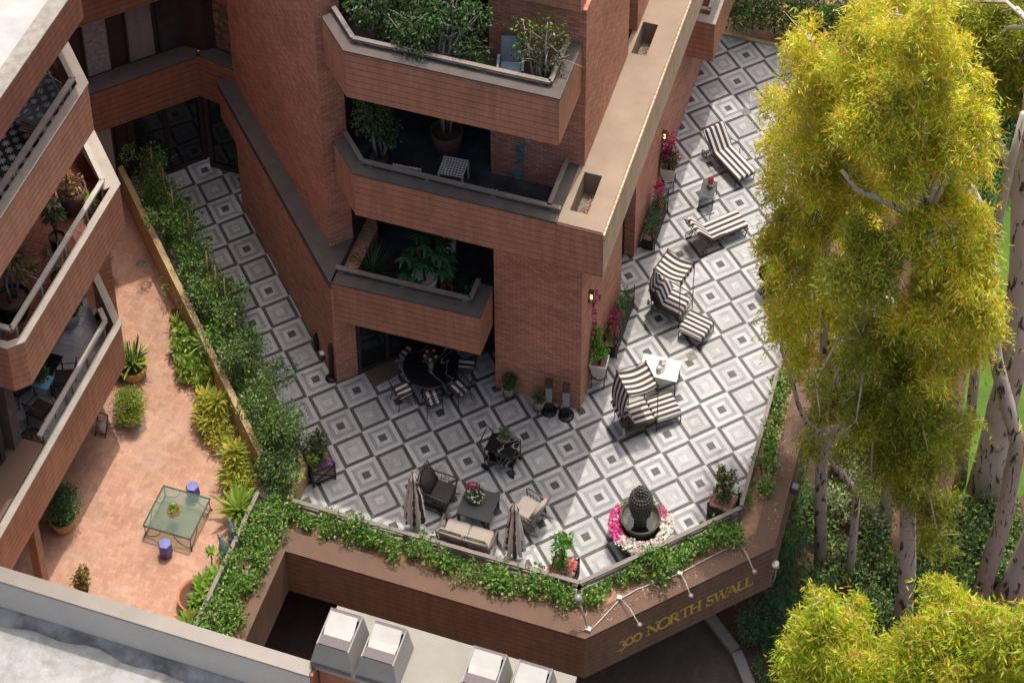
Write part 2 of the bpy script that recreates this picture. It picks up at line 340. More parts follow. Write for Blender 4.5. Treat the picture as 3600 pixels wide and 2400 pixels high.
# ---------------------------------------------------------------- the apartment building
BLD=thing('brick_apartment_building','reddish brown brick apartment building with stepped balconies wrapped around the marble terrace','building',(0,0,0))
def wall(poly,z0,z1,m=None,name='wall'): b=MB(); b.prism(poly,z0,z1); return b.build(name,m or M_BRICK,BLD)
wall([(-4.15,4.79),(.58,.06),(1.0,.48),(1.0,2.3),(-2.0,7.2)],-.4,3.6)
b=MB(); b.prism([(-4.15,4.79),(-4.97,5.61),(-4.6,5.98),(-3.9,5.28)],2.5,3.6); b.build('parapet',M_BOARD,BLD)
b=MB(); b.prism([(-5.0,5.62),(.56,.06),(.62,.13),(.62,1.64),(.14,1.16),(-4.56,5.84),(-4.8,5.9)],3.6,3.86); b.build('ledge',M_TAUPE,BLD)
wall([(-4.56,5.80),(.14,1.12),(.60,1.58),(.60,4.6),(-2,8)],3.85,13.0)
wall([(4.2,2.1),(6.6,2.1),(6.6,6.05),(6.25,6.05),(6.25,6.95),(6.6,6.95),(6.6,16),(4.2,16)],6.4,13.0)
wall([(4.55,1.19),(6.84,1.19),(6.84,5.05),(4.55,5.05)],-.4,6.4)
wall([(4.55,6.4),(6.84,6.4),(6.84,15.45),(4.55,15.45)],-.4,6.4)
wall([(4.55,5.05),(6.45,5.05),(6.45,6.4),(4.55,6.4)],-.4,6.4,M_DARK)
b=MB(); b.box(6.46,5.05,0,6.5,6.4,6.3); w=b.build('window',M_GLASS,BLD)
b=MB()
for y in (5.08,5.72,6.36): b.box(6.5,y-.04,0,6.56,y+.04,6.3)
for z in (.1,2.4,3.2): b.box(6.5,5.1,z-.05,6.555,6.35,z+.05)
b.build('frame',M_FRAME,w)
b=MB(); b.box(6.26,6.05,8.2,6.3,6.95,11.5); w=b.build('window',M_GLASS,BLD)
b=MB(); b.box(6.3,6.05,7.9,6.36,6.12,11.5); b.box(6.3,6.88,7.9,6.36,6.95,11.5); b.box(6.3,6.05,7.9,6.36,6.95,8.2); b.build('frame',M_FRAME,w)
# loggia insides and ground floor glazing
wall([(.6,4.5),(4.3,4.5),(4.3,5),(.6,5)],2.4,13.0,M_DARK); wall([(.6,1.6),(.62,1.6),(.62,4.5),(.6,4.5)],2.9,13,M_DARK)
def glazing(a,c,z0,z1,n,name='window'):
    a=Vector((a[0],a[1],0)); c=Vector((c[0],c[1],0)); d=(c-a); L=d.length; d.normalize(); nn=Vector((d.y,-d.x,0))
    b=MB(); q=[a,c,c-nn*.05,a-nn*.05]; b.prism([(p.x,p.y) for p in q],z0,z1); w=b.build(name,M_GLASS,BLD)
    b=MB()
    for i in range(n+1):
        p=a+d*(L*i/n); b.prism([((p+d*s*.05+nn*t).x,(p+d*s*.05+nn*t).y) for s,t in ((-1,.0),(1,.0),(1,.06),(-1,.06))],z0,z1)
    b.prism([((p+nn*t).x,(p+nn*t).y) for p,t in ((a,.0),(c,.0),(c,.055),(a,.055))],z0,z0+.1)
    b.build('frame',M_FRAME,w); return w
glazing((1.02,.55),(2.7,2.25),.0,2.5,3,'glass_door'); glazing((2.7,2.25),(4.55,2.25),.0,2.5,2,'glass_door')
glazing((.62,4.48),(4.3,4.48),2.9,6.3,4); glazing((.62,4.48),(4.2,4.48),6.9,10.3,4); glazing((.62,4.48),(4.2,4.48),10.9,13,4)
# balconies of the main tower
def balcony(zt,outer,floorpoly,zb,wd=.36,rail=True,mat=None,cmat=None,fmat=None,rmat=None,fl=None,posts=3,rin=.3,rz=.13,skip=0):
    """outer runs so that its left side is inside"""
    fl=zt-1.0 if fl is None else fl; inn=offs(outer,wd)
    b=MB(); strip(b,outer,inn,zb,zt-.05); bal=b.build('balcony',mat or M_BOARD,BLD)
    b=MB(); strip(b,offs(outer,-.025),offs(inn,.02),zt-.05,zt); b.build('coping',cmat or M_TAUPE,bal)
    if floorpoly: b=MB(); b.prism(floorpoly,zb+.03,fl); b.build('floor',fmat or M_SLATE,bal)
    if rail:
        rl=offs(outer,rin); b=MB()
        for i in range(skip,len(rl)-1): b.beam((*rl[i],zt+rz),(*rl[i+1],zt+rz),.11,.06)
        b.build('rail',rmat or M_RAIL,bal)
        for i in range(skip,len(rl)-1):
            L=math.hypot(rl[i+1][0]-rl[i][0],rl[i+1][1]-rl[i][1]); n=max(1,int(L/1.3))
            for k in range(n+1):
                if L<1.2 and k==0: continue
                f=min(.96,max(.04,k/n)); x=rl[i][0]+(rl[i+1][0]-rl[i][0])*f; y=rl[i][1]+(rl[i+1][1]-rl[i][1])*f
                p=MB(); p.box(x-.025,y-.025,zt,x+.025,y+.025,zt+rz-.03); p.box(x-.07,y-.05,zt,x+.07,y+.05,zt+.012); p.build('post',rmat or M_RAIL,bal)
    return bal
balcony(3.86,[(.58,.1),(4.5,.2),(4.5,1.19)],[(.62,.3),(4.3,.4),(4.3,4.5),(.62,4.5)],2.4,rin=.36)
balcony(7.9,[(.5,1.04),(1.32,.22),(6.47,.24)],[(1.0,.9),(1.5,.5),(6.1,.5),(6.1,2.1),(4.2,2.1),(4.2,4.5),(.62,4.5),(.62,1.6)],6.4)
b=MB(); b.box(6.1,.6,6.4,6.47,2.1,7.85); b.build('parapet',M_BOARD,BLD); b=MB(); b.box(6.08,.6,7.85,6.468,2.1,7.895); b.build('coping_strip',M_TAUPE,BLD)
b=MB(); b.beam((6.18,.54,8.03),(6.18,2.1,8.03),.11,.06); b.build('rail',M_RAIL,BLD)
balcony(11.95,[(.36,1.13),(1.27,.22),(6.5,.26),(6.5,2.1)],[(1.0,.9),(1.5,.5),(6.2,.5),(6.2,2.1),(4.2,2.1),(4.2,4.5),(.62,4.5),(.62,1.6)],10.42,fmat=M_DARK)
# roof slab of the right hand wing with its two wells
wells=[(6.66,.67,7.1,1.92),(6.66,6.13,7.06,7.32)]
b=MB(); ys=[.24,.67,1.92,6.13,7.32,18]
for i in range(5):
    y0,y1=ys[i],ys[i+1]; wl=[w for w in wells if w[1]==y0]
    if wl: b.box(6.475,y0,6.4,wl[0][0],y1,7.9); b.box(wl[0][2],y0,6.4,7.6,y1,7.9); b.box(wl[0][0],y0,6.4,wl[0][2],y1,7.2)
    else: b.box(6.475,y0,6.4,7.6,y1,7.9)
sl=b.build('roof_slab',M_SLAB,BLD)
b=MB(); b.box(6.47,.215,6.38,7.612,.237,7.86); b.build('slab_fascia',M_BOARD,sl)
M_FASC=board_mat("sunlit_beige_fascia",(.58,.45,.32),.17,.9)  # sunlit look of the slab's side put into a lighter colour
b=MB(); b.box(7.603,.215,6.38,7.625,18,7.86); b.box(7.625,.215,7.62,7.65,18,7.85); b.build('slab_edge',M_FASC,sl)
M_LEAFD=leafmat("dry_leaves",[(.5,.28,.18),(.42,.2,.13),(.55,.38,.26),(.3,.15,.1)],.1,.7)
M_WELL=plain("well_bottom",(.2,.19,.15),.9,0,.4,6,.2)
for (x0,y0,x1,y1) in wells:
    b=MB(); b.box(x0+.002,y0+.002,7.2,x1-.002,y1-.002,7.205); w=b.build('roof_well',M_WELL,sl)
b=MB()
for (x0,y0,x1,y1) in wells:
    for k in range(130):
        t=random.random(); x=x0+.22+random.gauss(0,.06)+.1*(t-.5); y=y0+.25+t*.85
        if not(x0+.03<x<x1-.03 and y<y1-.03): continue
        a=random.random()*6.3; l=.05+.03*random.random(); w=.012; c,s_=math.cos(a),math.sin(a); z=7.215+.02*random.random()
        b.add([(x-c*l,y-s_*l,z),(x+s_*w,y-c*w,z+.015*random.random()),(x+c*l,y+s_*l,z+.01),(x-s_*w,y+c*w,z+.02*random.random())],[(0,1,2,3)])
o=b.build('dry_leaves',M_LEAFD,sl); o['kind']='stuff'
# top canopy over the third balcony
b=MB(); b.prism([(.3,2.6),(1.0,1.97),(6.5,1.97),(6.5,16),(-9,16),(-9,2.2),(-4.9,6.1)],13.0,13.85); b.build('roof_canopy',M_BOARD,BLD)
# right hand far balcony beyond the slab
b=MB(); b.box(6.84,11.9,2.42,7.62,12.1,3.85); b.box(7.5,12.1,2.42,7.62,18,3.85); b.box(6.84,12.1,2.42,7.5,18,2.9); fb=b.build('balcony',M_BOARD,BLD)
b=MB(); b.box(6.84,11.88,3.85,7.64,12.2,3.9); b.box(7.38,12.2,3.85,7.64,18,3.9); b.build('coping',M_BEIGE,fb)
b=MB(); b.beam((7.35,12.3,4.02),(7.35,18,4.02),.1,.06); b.beam((6.84,12.3,4.02),(7.4,12.3,4.02),.1,.06); b.build('rail',M_RAILL,fb)
# ---------------- rear wing (45 degrees) behind the walkway
q=2**-.5
def rp(s,o=0.0):  # along the rear wall, o = outwards
    bx,by=-5.72,5.95; return (bx-s*q+o*q,by-s*q-o*q)
def rsl(s0,s1,o0,o1,z0,z1,m,name,par=None): b=MB(); b.prism([rp(s0,o0),rp(s1,o0),rp(s1,o1),rp(s0,o1)],z0,z1); return b.build(name,m,par or BLD)
rsl(-.05,5.2,-.5,0.0,2.75,4.25,M_BOARDR,'parapet'); rsl(-.1,5.2,-.58,.03,4.25,4.3,M_TAUPE,'ledge')
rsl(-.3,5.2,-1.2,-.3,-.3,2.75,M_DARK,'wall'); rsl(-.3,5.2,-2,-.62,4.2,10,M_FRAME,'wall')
rsl(-.2,5.2,-1.2,.0,6.75,8.3,M_BOARDR,'parapet'); rsl(-.3,5.2,-2,-.0,8.3,13.4,M_BRICK,'wall')
b=MB(); b.prism([(-5.75,5.93),(-4.4,5.70),(-4.4,6.4),(-5.75,6.5)],2.75,4.25); b.build('parapet',M_BOARDR,BLD)
b=MB(); b.prism([(-5.75,5.96),(-4.4,5.73),(-4.4,6.5),(-5.4,6.6)],4.25,4.3); b.build('ledge',M_TAUPE,BLD)
b=MB(); b.prism([(-5.45,6.42),(-4.45,6.25),(-4.45,7.2),(-5.5,7.2)],4.2,13.4); b.build('wall',M_FRAME,BLD)
b=MB(); b.prism([(-5.75,5.9),(-4.4,5.7),(-4.4,6.6),(-5.75,6.6)],6.75,8.3); b.build('parapet',M_BOARDR,BLD)
M_CURT=plain("grey_curtain",(.3,.29,.3),.6,0,.3,9,.5); M_SHUT=board_mat("grey_shutter",(.27,.24,.23),.075,.8); M_SHUTW=board_mat("white_shutter",(.4,.36,.31),.09,1.0)
def sof(px,py,z): x,y,_=un(px,py,z); return -((x+5.72)*q+(y-5.95)*q)
def rwin(pxa,pxb,py,z,z1,m,name='window',o=-.6):
    s0,s1=sof(pxa,py,z),sof(pxb,py,z); w=rsl(min(s0,s1),max(s0,s1),o,o+.03,z+.02,z1,m,'window')
    lo,hi=min(s0,s1),max(s0,s1)
    b=MB()
    for a,c in ((lo-.06,lo),(hi,hi+.06)): b.prism([rp(a,o),rp(c,o),rp(c,o+.07),rp(a,o+.07)],z,z1)
    b.prism([rp(lo,o),rp(hi,o),rp(hi,o+.06),rp(lo,o+.06)],z,z+.03); b.build('frame',M_FRAME,w)
rwin(300,394,250,4.3,6.75,M_CURT); rwin(448,551,200,4.3,6.75,M_SHUT); rwin(558,655,160,4.3,6.75,M_DARK)
M_REFL=plain("painted_reflection_pane",(.2,.13,.09),.08,0,.7,7,.6)  # mirrored surroundings painted as brown mottling in the pane colour
b=MB(); b.prism([(-5.3,6.36),(-4.75,6.26),(-4.75,6.29),(-5.3,6.39)],4.35,6.7); w=b.build('window',M_REFL,BLD)
b=MB(); b.prism([(-5.4,6.36),(-5.3,6.34),(-5.3,6.4),(-5.4,6.42)],4.3,6.75); b.prism([(-4.75,6.24),(-4.6,6.21),(-4.6,6.3),(-4.75,6.3)],4.3,6.75); b.prism([(-5.3,6.35),(-4.75,6.25),(-4.75,6.3),(-5.3,6.4)],4.3,4.36); b.build('frame',M_FRAME,w)
def rg(s0,s1,m,name='window',o=-.3):
    w=rsl(s0,s1,o,o+.04,.0,2.75,m,name); b=MB()
    for s in (s0,s1): b.prism([rp(s-.05,o),rp(s+.05,o),rp(s+.05,o+.09),rp(s-.05,o+.09)],0,2.75)
    b.prism([rp(s0,o),rp(s1,o),rp(s1,o+.08),rp(s0,o+.08)],0,.1); b.build('frame',M_FRAME,w)
rg(.0,1.0,M_GLASS,'glass_door'); rg(1.05,2.0,M_GLASS,'glass_door'); rg(2.1,2.5,M_FRAME); rg(2.55,3.3,M_SHUTW); 
b=MB(); b.box(-5.6,5.95,0,-4.4,6.0,2.75); w=b.build('window',M_GLASS,BLD); b=MB(); b.box(-5.62,5.88,0,-5.5,5.95,2.75); b.box(-4.8,5.88,0,-4.7,5.95,2.75); b.box(-5.5,5.88,0,-4.8,5.95,.12); b.build('frame',M_FRAME,w)
wall([(-6.6,6.2),(-5.55,6.2),(-5.38,6.4),(-5.4,8.4),(-7.5,8.4)],4.25,13.4,M_FRAME)
# ---------------- left wing
M_FLORAL=None
t=NT("black_white_flower_tile"); o_=t.obj(); x,y,z=t.sep(o_); kx=t.math('DIVIDE',t.math('ADD',x,y),.34); ky=t.math('DIVIDE',t.math('SUBTRACT',y,x),.34)
fx=t.math('SUBTRACT',t.math('FRACT',kx),.5); fy=t.math('SUBTRACT',t.math('FRACT',ky),.5)
rr=t.math('SQRT',t.math('ADD',t.math('MULTIPLY',fx,fx),t.math('MULTIPLY',fy,fy))); an=t.math('ARCTAN2',fy,fx)
pet=t.math('MULTIPLY_ADD',t.math('ABSOLUTE',t.math('COSINE',t.math('MULTIPLY',an,4.0))),.3,.1); fl=t.math('LESS_THAN',rr,pet)
M_FLORAL=(t.fin(t.mix(fl,(.03,.03,.032,1),(.5,.49,.47,1)),.5))
M_REDT=brick_mat("red_clay_floor_tile",(.2,.08,.055),.3,.3,.5); M_WHITET=brick_mat("white_floor_tile",(.42,.42,.43),.3,.3,1.1)
LW=[(-3.87,-10.4),(-3.87,-2.72),(-5.2,-1.39)]
b=MB(); b.box(-4.85,-9.3,3.84,-4.06,-6.42,3.897); b.build('ledge',M_COPE,BLD)
bal=balcony(3.9,LW,[(-4.2,-6.4),(-4.2,-2.9),(-5.6,-1.45),(-7,-1.45),(-7,-6.4)],2.4,.14,False,cmat=M_BEIGE,fmat=M_WHITET)
rl=[(-4.2,-6.35),(-4.2,-2.87),(-4.5,-2.57)]
b=MB(); [b.beam((*rl[i],4.05),(*rl[i+1],4.05),.12,.06) for i in (0,1)]; [b.beam((*rl[i],3.97),(*rl[i+1],3.97),.05,.03) for i in (0,1)]; b.build('rail',M_RAILL,bal)
for y in (-6.2,-5,-3.9,-3.0): b=MB(); b.box(-4.23,y-.03,3.3,-4.17,y+.03,4.03); b.build('post',M_RAILL,bal)
bal=balcony(7.9,[(-4.75,-6.95),(-4.2,-6.95),(-3.92,-6.67),(-3.92,-1.82),(-5.8,.06)],[(-4.3,-6.8),(-4.2,-1.9),(-6,.05),(-8,.05),(-8,-6.8)],6.4,.14,False,cmat=M_BEIGE,fmat=M_REDT)
b=MB(); strip(b,[(-3.98,-1.86),(-5.8,-.04)],[(-4.2,-2.1),(-6.1,-.34)],7.84,7.897); b.build('ledge',M_BEIGE,bal)
rl=[(-4.8,-6.58),(-4.27,-6.58),(-4.27,-1.98),(-5.8,-.45)]
b=MB(); [b.beam((*rl[i],8.07),(*rl[i+1],8.07),.12,.06) for i in range(3)]; [b.beam((*rl[i],7.97),(*rl[i+1],7.97),.05,.03) for i in range(3)]; b.build('rail',M_RAILL,bal)
for y in (-6.4,-5.2,-4.0,-2.9,-2.05): b=MB(); b.box(-4.3,y-.03,7.3,-4.24,y+.03,8.05); b.build('post',M_RAILL,bal)
bal=balcony(11.9,[(-3.97,-11),(-3.97,-2.5),(-5.7,-.77)],[(-4.3,-11),(-4.3,-2.7),(-6,-1),(-8,-1),(-8,-11)],10.4,.2,False,cmat=M_RAIL,fmat=M_FLORAL)  # coping coloured darker than on other floors, carrying the roof edge's shade
rl=[(-4.27,-11),(-4.27,-2.62),(-5.75,-1.14)]
b=MB(); [b.beam((*rl[i],12.06),(*rl[i+1],12.06),.14,.06) for i in (0,1)]; [b.beam((*rl[i],11.96),(*rl[i+1],11.96),.05,.03) for i in (0,1)]; b.build('rail',M_RAIL,bal)  # rail darkened like its coping, shade put into the colour
for y in (-9,-7.2,-5.5,-4.1,-2.8): b=MB(); b.box(-4.3,y-.03,11.2,-4.24,y+.03,12.03); b.build('post',M_RAILL,bal)
# roof level of the left wing
M_WROOF=plain("white_roof_coating",(.4,.39,.37),.85,0,.16,1.6,.2,.1,.15)
b=MB(); strip(b,[(-3.92,-12),(-3.92,-2.35),(-8,1.73)],[(-4.3,-12),(-4.3,-2.5),(-8.3,1.5)],13.8,14.85); par=b.build('parapet',M_BOARDR,BLD)
b=MB(); strip(b,[(-3.88,-12),(-3.88,-2.33),(-8,1.79)],[(-4.3,-12),(-4.3,-2.52),(-8.3,1.48)],14.85,14.9); b.build('coping',plain('roof_edge_coping',(.26,.235,.2),.6),par)
b=MB(); b.prism([(-4.3,-12),(-4.3,-2.5),(-8.3,1.5),(-12,1.5),(-12,-12)],14.2,14.6); b.build('roof',M_WROOF,BLD)
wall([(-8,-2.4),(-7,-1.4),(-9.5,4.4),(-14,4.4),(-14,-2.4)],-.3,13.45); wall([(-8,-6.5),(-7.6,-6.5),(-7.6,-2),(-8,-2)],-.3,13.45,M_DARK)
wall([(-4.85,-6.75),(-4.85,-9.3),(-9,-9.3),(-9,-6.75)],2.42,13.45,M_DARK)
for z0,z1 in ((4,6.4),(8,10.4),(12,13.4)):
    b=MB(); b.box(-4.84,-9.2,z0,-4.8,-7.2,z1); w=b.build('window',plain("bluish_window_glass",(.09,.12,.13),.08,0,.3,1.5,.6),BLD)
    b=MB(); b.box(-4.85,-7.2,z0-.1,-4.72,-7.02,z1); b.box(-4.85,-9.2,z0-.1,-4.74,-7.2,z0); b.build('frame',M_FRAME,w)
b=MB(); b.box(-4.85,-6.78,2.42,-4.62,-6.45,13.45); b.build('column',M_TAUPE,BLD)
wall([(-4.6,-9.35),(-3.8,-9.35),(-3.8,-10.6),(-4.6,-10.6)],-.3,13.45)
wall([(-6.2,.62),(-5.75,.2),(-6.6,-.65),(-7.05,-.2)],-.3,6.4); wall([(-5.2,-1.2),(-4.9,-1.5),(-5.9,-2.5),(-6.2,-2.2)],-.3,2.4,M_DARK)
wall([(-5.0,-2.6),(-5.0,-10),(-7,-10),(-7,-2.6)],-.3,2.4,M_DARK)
glazing((-4.99,-10),(-4.99,-5.2),0,2.4,4)
px_,py_,_=un(168,2034,0); b=MB(); b.box(px_-.22,py_-.2,0,px_,py_+.02,2.4); b.build('column',plain("tan_post",(.36,.23,.15),.8),BLD)
# under the terrace: back wall of the covered drive
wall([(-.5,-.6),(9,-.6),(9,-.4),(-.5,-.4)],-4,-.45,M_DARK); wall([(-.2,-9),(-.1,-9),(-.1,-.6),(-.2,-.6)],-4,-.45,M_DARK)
# ---------------------------------------------------------------- the near building with parapet, roof and vent stack
NB=thing('neighbouring_building','near flat roofed building with white roof, grey parapet and brick vent stack','building',(0,0,0))
zc=5.0; yc=-10.46; xe=4.35
M_WPAR=plain("pale_grey_parapet_paint",(.52,.5,.46),.8,0,.07,1.2,.2,.1,.1)
M_GCOP=plain("taupe_metal_coping",(.235,.21,.18),.45,.1,.12,1.5,.4,0,.08)
b=MB(); b.box(-14,yc-.02,-4,xe+.06,-10.24,zc-.06); w=b.build('wall',M_BRICK2,NB)
b=MB(); b.box(-14,yc-.045,zc-1.2,xe,yc-.021,zc-.06); b.build('parapet',M_WPAR,NB)
b=MB(); b.box(-14,yc-.07,zc-.06,xe,-10.2,zc); b.build('coping',M_GCOP,NB)
t=NT("white_coated_roof"); o_=t.obj(); n1=t.noise(o_,1.1,5,.65,.8); n2=t.noise(o_,6,3)
col=t.mix(t.ramp(n1,[(.35,0.0),(.68,1.0)]),(.3,.29,.265,1),(.46,.455,.435,1)); col=t.mix(1.0,col,t.ramp(n2,[(.3,.85),(.7,1.08)]),'MULTIPLY'); t.bump(t.math('ADD',n2,t.noise(o_,22,3)),.7,.03); M_WR=t.fin(col,.85,0,.2)
b=MB(); b.box(-14,-24,zc-1.9,14,yc-.05,zc-1.25); b.build('roof',M_WR,NB)
t=NT("dark_foot_strip"); o_=t.obj(); x,y,z=t.sep(o_); M_FOOT=t.fin(t.mix(t.ramp(t.noise(o_,2.2,4),[(.35,0.0),(.65,1.0)]),(.12,.12,.12,1),(.3,.3,.3,1)),.85)
b=MB(); n=60
for i in range(n):      # uneven dark sloping strip along the parapet foot
    x0=-14+i*(xe+14)/n; x1=-14+(i+1)*(xe+14)/n; f=lambda x:.2+.05*math.sin(x*1.7)+.05*math.sin(x*4.1+1)
    b.add([(x0,yc-.05,zc-1.0),(x1,yc-.05,zc-1.0),(x1,yc-.05-f(x1),zc-1.246),(x0,yc-.05-f(x0),zc-1.246)],[(0,3,2,1)],sm=True)
b.build('foot_strip',M_FOOT,NB)
M_CAP=plain("weathered_grey_cap",(.27,.255,.215),.7,0,.14,1.3,.3,.1,.12)
M_GALV=plain("galvanised_sheet",(.27,.26,.235),.6,.1,.08,1.5,.4); M_GALVD=plain("bird_guard_mesh",(.13,.105,.11),.6,.3,.15,30,.3)
M_PALE=plain("lime_streaked_sheet",(.44,.425,.39),.7,0,.1,2,.3)
b=MB(); b.box(xe+.1,-10.2,-4,9.6,-8.98,zc-.08); st=b.build('vent_stack',M_BRICK2,NB)
b=MB(); b.box(xe,-10.3,zc-.08,9.7,-8.88,zc+.06); b.build('cap',M_CAP,st)
def cowl(px,py,first=None):
    x,y,_=un(px,py,zc+.06)
    L=.62; D=.95; H=.72
    o=MB()
    def loft(z0,x0,x1,y0,y1,z1,X0,X1,Y0,Y1): o.add([(x0,y0,z0),(x1,y0,z0),(x1,y1,z0),(x0,y1,z0),(X0,Y0,z1),(X1,Y0,z1),(X1,Y1,z1),(X0,Y1,z1)],[(0,3,2,1),(0,1,5,4),(1,2,6,5),(2,3,7,6),(3,0,4,7)])
    loft(.0,-.48,.48,-.5,.5,.06,-.48,.48,-.5,.5); loft(.06,-.48,.48,-.5,.5,.62,-.36,.36,-.36,.5)
    o.add([(-.36,-.36,.62),(-.36,.5,.62),(-.33,.5,.62),(-.33,-.36,.62)],[(0,3,2,1)]); o.add([(.33,-.36,.62),(.33,.5,.62),(.36,.5,.62),(.36,-.36,.62)],[(0,3,2,1)])
    for f in o.v and [0]: pass
    o.v=[(p[0]+x,p[1]+y,p[2]+zc+.06) for p in o.v]
    c=o.build('vent_cowl',M_GALV,st)
    g=MB(); T=lambda a:(a[0]+x,a[1]+y,a[2]+zc+.06)
    g.add([T(p) for p in ((-.32,.06,.64),(.32,.06,.64),(.3,.36,.74),(-.3,.36,.74),(-.3,-.12,.60),(.3,-.12,.60))],[(0,1,2,3),(0,4,5,1)]); 
    g.build('hood_sheet',M_PALE,c)
    for quad in (((-.33,-.34,.625),(.33,-.34,.625),(.32,-.12,.628),(-.32,-.12,.628)),((-.33,.36,.628),(.33,.36,.628),(.35,.49,.63),(-.35,.49,.63)),((-.44,-.505,.02),(.44,-.505,.02),(.44,-.505,.12),(-.44,-.505,.12))):
        g=MB(); g.add([T(p) for p in quad],[(0,1,2,3)]); g.build('mesh_guard',M_GALVD,c)
for px,py in ((1195,2285),(1350,2330),(1700,2420),(1860,2470)): cowl(px,py)
# ---------------------------------------------------------------- planter ring around the terrace, sign, rails
PL=thing('planter_wall','brown boarded planter wall along the terrace front with gold address lettering','planter wall',(0,0,0))
O=[(1.25,-9.8),(1.25,-5.05),(8.8,-5.05),(12.48,-1.37),(12.48,17)]
K=[(.98,-9.8),(.98,-4.55),(8.59,-4.55),(12.0,-1.15),(12.0,17)]
I=[(.16,-9.8),(.16,-4.0),(8.36,-4.0),(11.55,-.85),(11.55,17)]
b=MB(); strip(b,O,K,-1.3,.26); b.build('cladding',M_FRONT,PL)
Ox=[(1.27,-9.8),(1.27,-5.07),(8.81,-5.07),(12.5,-1.38),(12.5,17)]; Kx=[(.96,-9.8),(.96,-4.53),(8.58,-4.53),(11.98,-1.14),(11.98,17)]
b=MB(); strip(b,Ox,Kx,.26,.3); b.build('coping',M_COPE,PL)
b=MB(); strip(b,K,I,-1.28,.12); b.build('soil',M_SOIL,PL)
J=[(.08,-9.8),(.08,-3.92),(8.33,-3.92),(11.47,-.82),(11.47,17)]
b=MB(); strip(b,I,J,-.45,.2); b.build('kerb',M_RAIL,PL)
M_GOLD=plain("gold_letters",(.75,.54,.13),.45,.2,.15,8,.4)
# letters: ribbons in (s,z) on the sign face, extruded 15 mm
def sgn(s,z,o): return (8.8+s*q+o*q,-5.05+s*q-o*q,z)
LT=MB()
def rib(pts,w,o=.015):
    n=len(pts); W=w if hasattr(w,'__len__') else [w]*n; A=[];B_=[]
    for i in range(n):
        p=Vector(pts[max(i-1,0)]); r=Vector(pts[min(i+1,n-1)]); d=(r-p).normalized(); nn=Vector((-d.y,d.x))*W[i]/2; c=Vector(pts[i]); A.append(c+nn); B_.append(c-nn)
    for i in range(n-1):
        k=[A[i],A[i+1],B_[i+1],B_[i]]
        LT.add([sgn(p.x,p.y,.004) for p in k]+[sgn(p.x,p.y,o) for p in k],[(3,2,1,0),(4,5,6,7),(0,1,5,4),(1,2,6,5),(2,3,7,6),(3,0,4,7)])
def arc(cx,cy,rx,ry,a0,a1,n=14): return [(cx+rx*math.cos(R(a0+(a1-a0)*i/n)),cy+ry*math.sin(R(a0+(a1-a0)*i/n))) for i in range(n+1)]
def letter(ch,s,z,h):
    u=h; th=.17*u; tn=.06*u; P=lambda *a:[(s+x*u,z+y*u) for x,y in a]
    def serif(x,y,w=.3): rib(P((x-w/2,y),(x+w/2,y)),.045*u)
    def stem(x,w=None,y0=0,y1=1): rib(P((x,y0),(x,y1)),w or th)
    if ch=='N': stem(.12,tn); rib(P((.1,1),(.78,0)),th); stem(.78,tn); serif(.12,.02); serif(.1,.98,.25); serif(.78,.98); return .95
    if ch=='O' or ch=='0':
        rx,ry,cy=(.42,.5,.5) if ch=='O' else (.27,.37,.37); pts=arc(.45 if ch=='O' else .3,cy,rx,ry,0,360,24)
        rib([(s+x*u,z+y*u) for x,y in pts],[ (tn+(th-tn)*abs(math.cos(R(15*i)))) for i in range(25)]); return .97 if ch=='O' else .68
    if ch=='R':
        stem(.14); serif(.14,.02); serif(.1,.98,.2); rib([(s+x*u,z+y*u) for x,y in [(.14,.97)]+arc(.32,.74,.24,.23,90,-90,12)+[(.14,.5)]],[tn]*2+[tn+(th-tn)*math.sin(math.pi*i/12) for i in range(1,12)]+[tn]*2); rib(P((.34,.5),(.72,.0)),th); serif(.74,.02,.2); return .86
    if ch=='T': stem(.4); serif(.4,.02); rib(P((.02,.96),(.78,.96)),tn); rib(P((.04,.98),(.02,.78)),.05*u); rib(P((.76,.98),(.78,.78)),.05*u); return .84
    if ch=='H':
        for x in (.14,.74): stem(x); serif(x,.02); serif(x,.98)
        rib(P((.14,.5),(.74,.5)),tn); return .98
    if ch=='S':
        pts=arc(.3,.74,.22,.24,40,180,9)+arc(.3,.74,.22,.24,200,260,4)+arc(.3,.26,.24,.25,80,20,4)+arc(.3,.26,.24,.25,0,-145,9)
        rib([(s+x*u,z+y*u) for x,y in pts],[tn+(th*.9-tn)*math.sin(math.pi*i/(len(pts)-1))**2 for i in range(len(pts))]); rib(P((.5,1),(.5,.76)),.05*u); rib(P((.06,0),(.06,.26)),.05*u); return .66
    if ch=='W': rib(P((.08,1),(.34,0)),th); rib(P((.34,0),(.56,1)),tn); rib(P((.52,1),(.8,0)),th); rib(P((.8,0),(1.04,1)),tn); serif(.08,.98); serif(.54,.98); serif(1.04,.98,.24); return 1.1
    if ch=='A': rib(P((.06,0),(.42,1)),tn); rib(P((.4,1),(.8,0)),th); rib(P((.2,.34),(.62,.34)),tn*.9); serif(.06,.02,.24); serif(.8,.02); return .88
    if ch=='L': stem(.14); serif(.14,.98); serif(.1,.02,.2); rib(P((.1,.03),(.6,.03)),tn); rib(P((.6,0),(.62,.24)),.05*u); return .7
    if ch=='3':
        pts=arc(.26,.52,.2,.2,150,-60,10)+arc(.24,.08,.26,.27,70,-150,12)
        rib([(s+x*u,z+y*u) for x,y in pts],[tn+(th*.9-tn)*math.sin(math.pi*i/(len(pts)-1))**2 for i in range(len(pts))]); return .6
    return .5
s_=.9; zb_=-.81
ADV=.37*.885
for ch in "300 NORTH SWALL":
    s_+=ADV*.42 if ch==' ' else 0.0
    if ch!=' ': s_+=letter(ch,s_,zb_,.37)*ADV
SIGN_END=s_

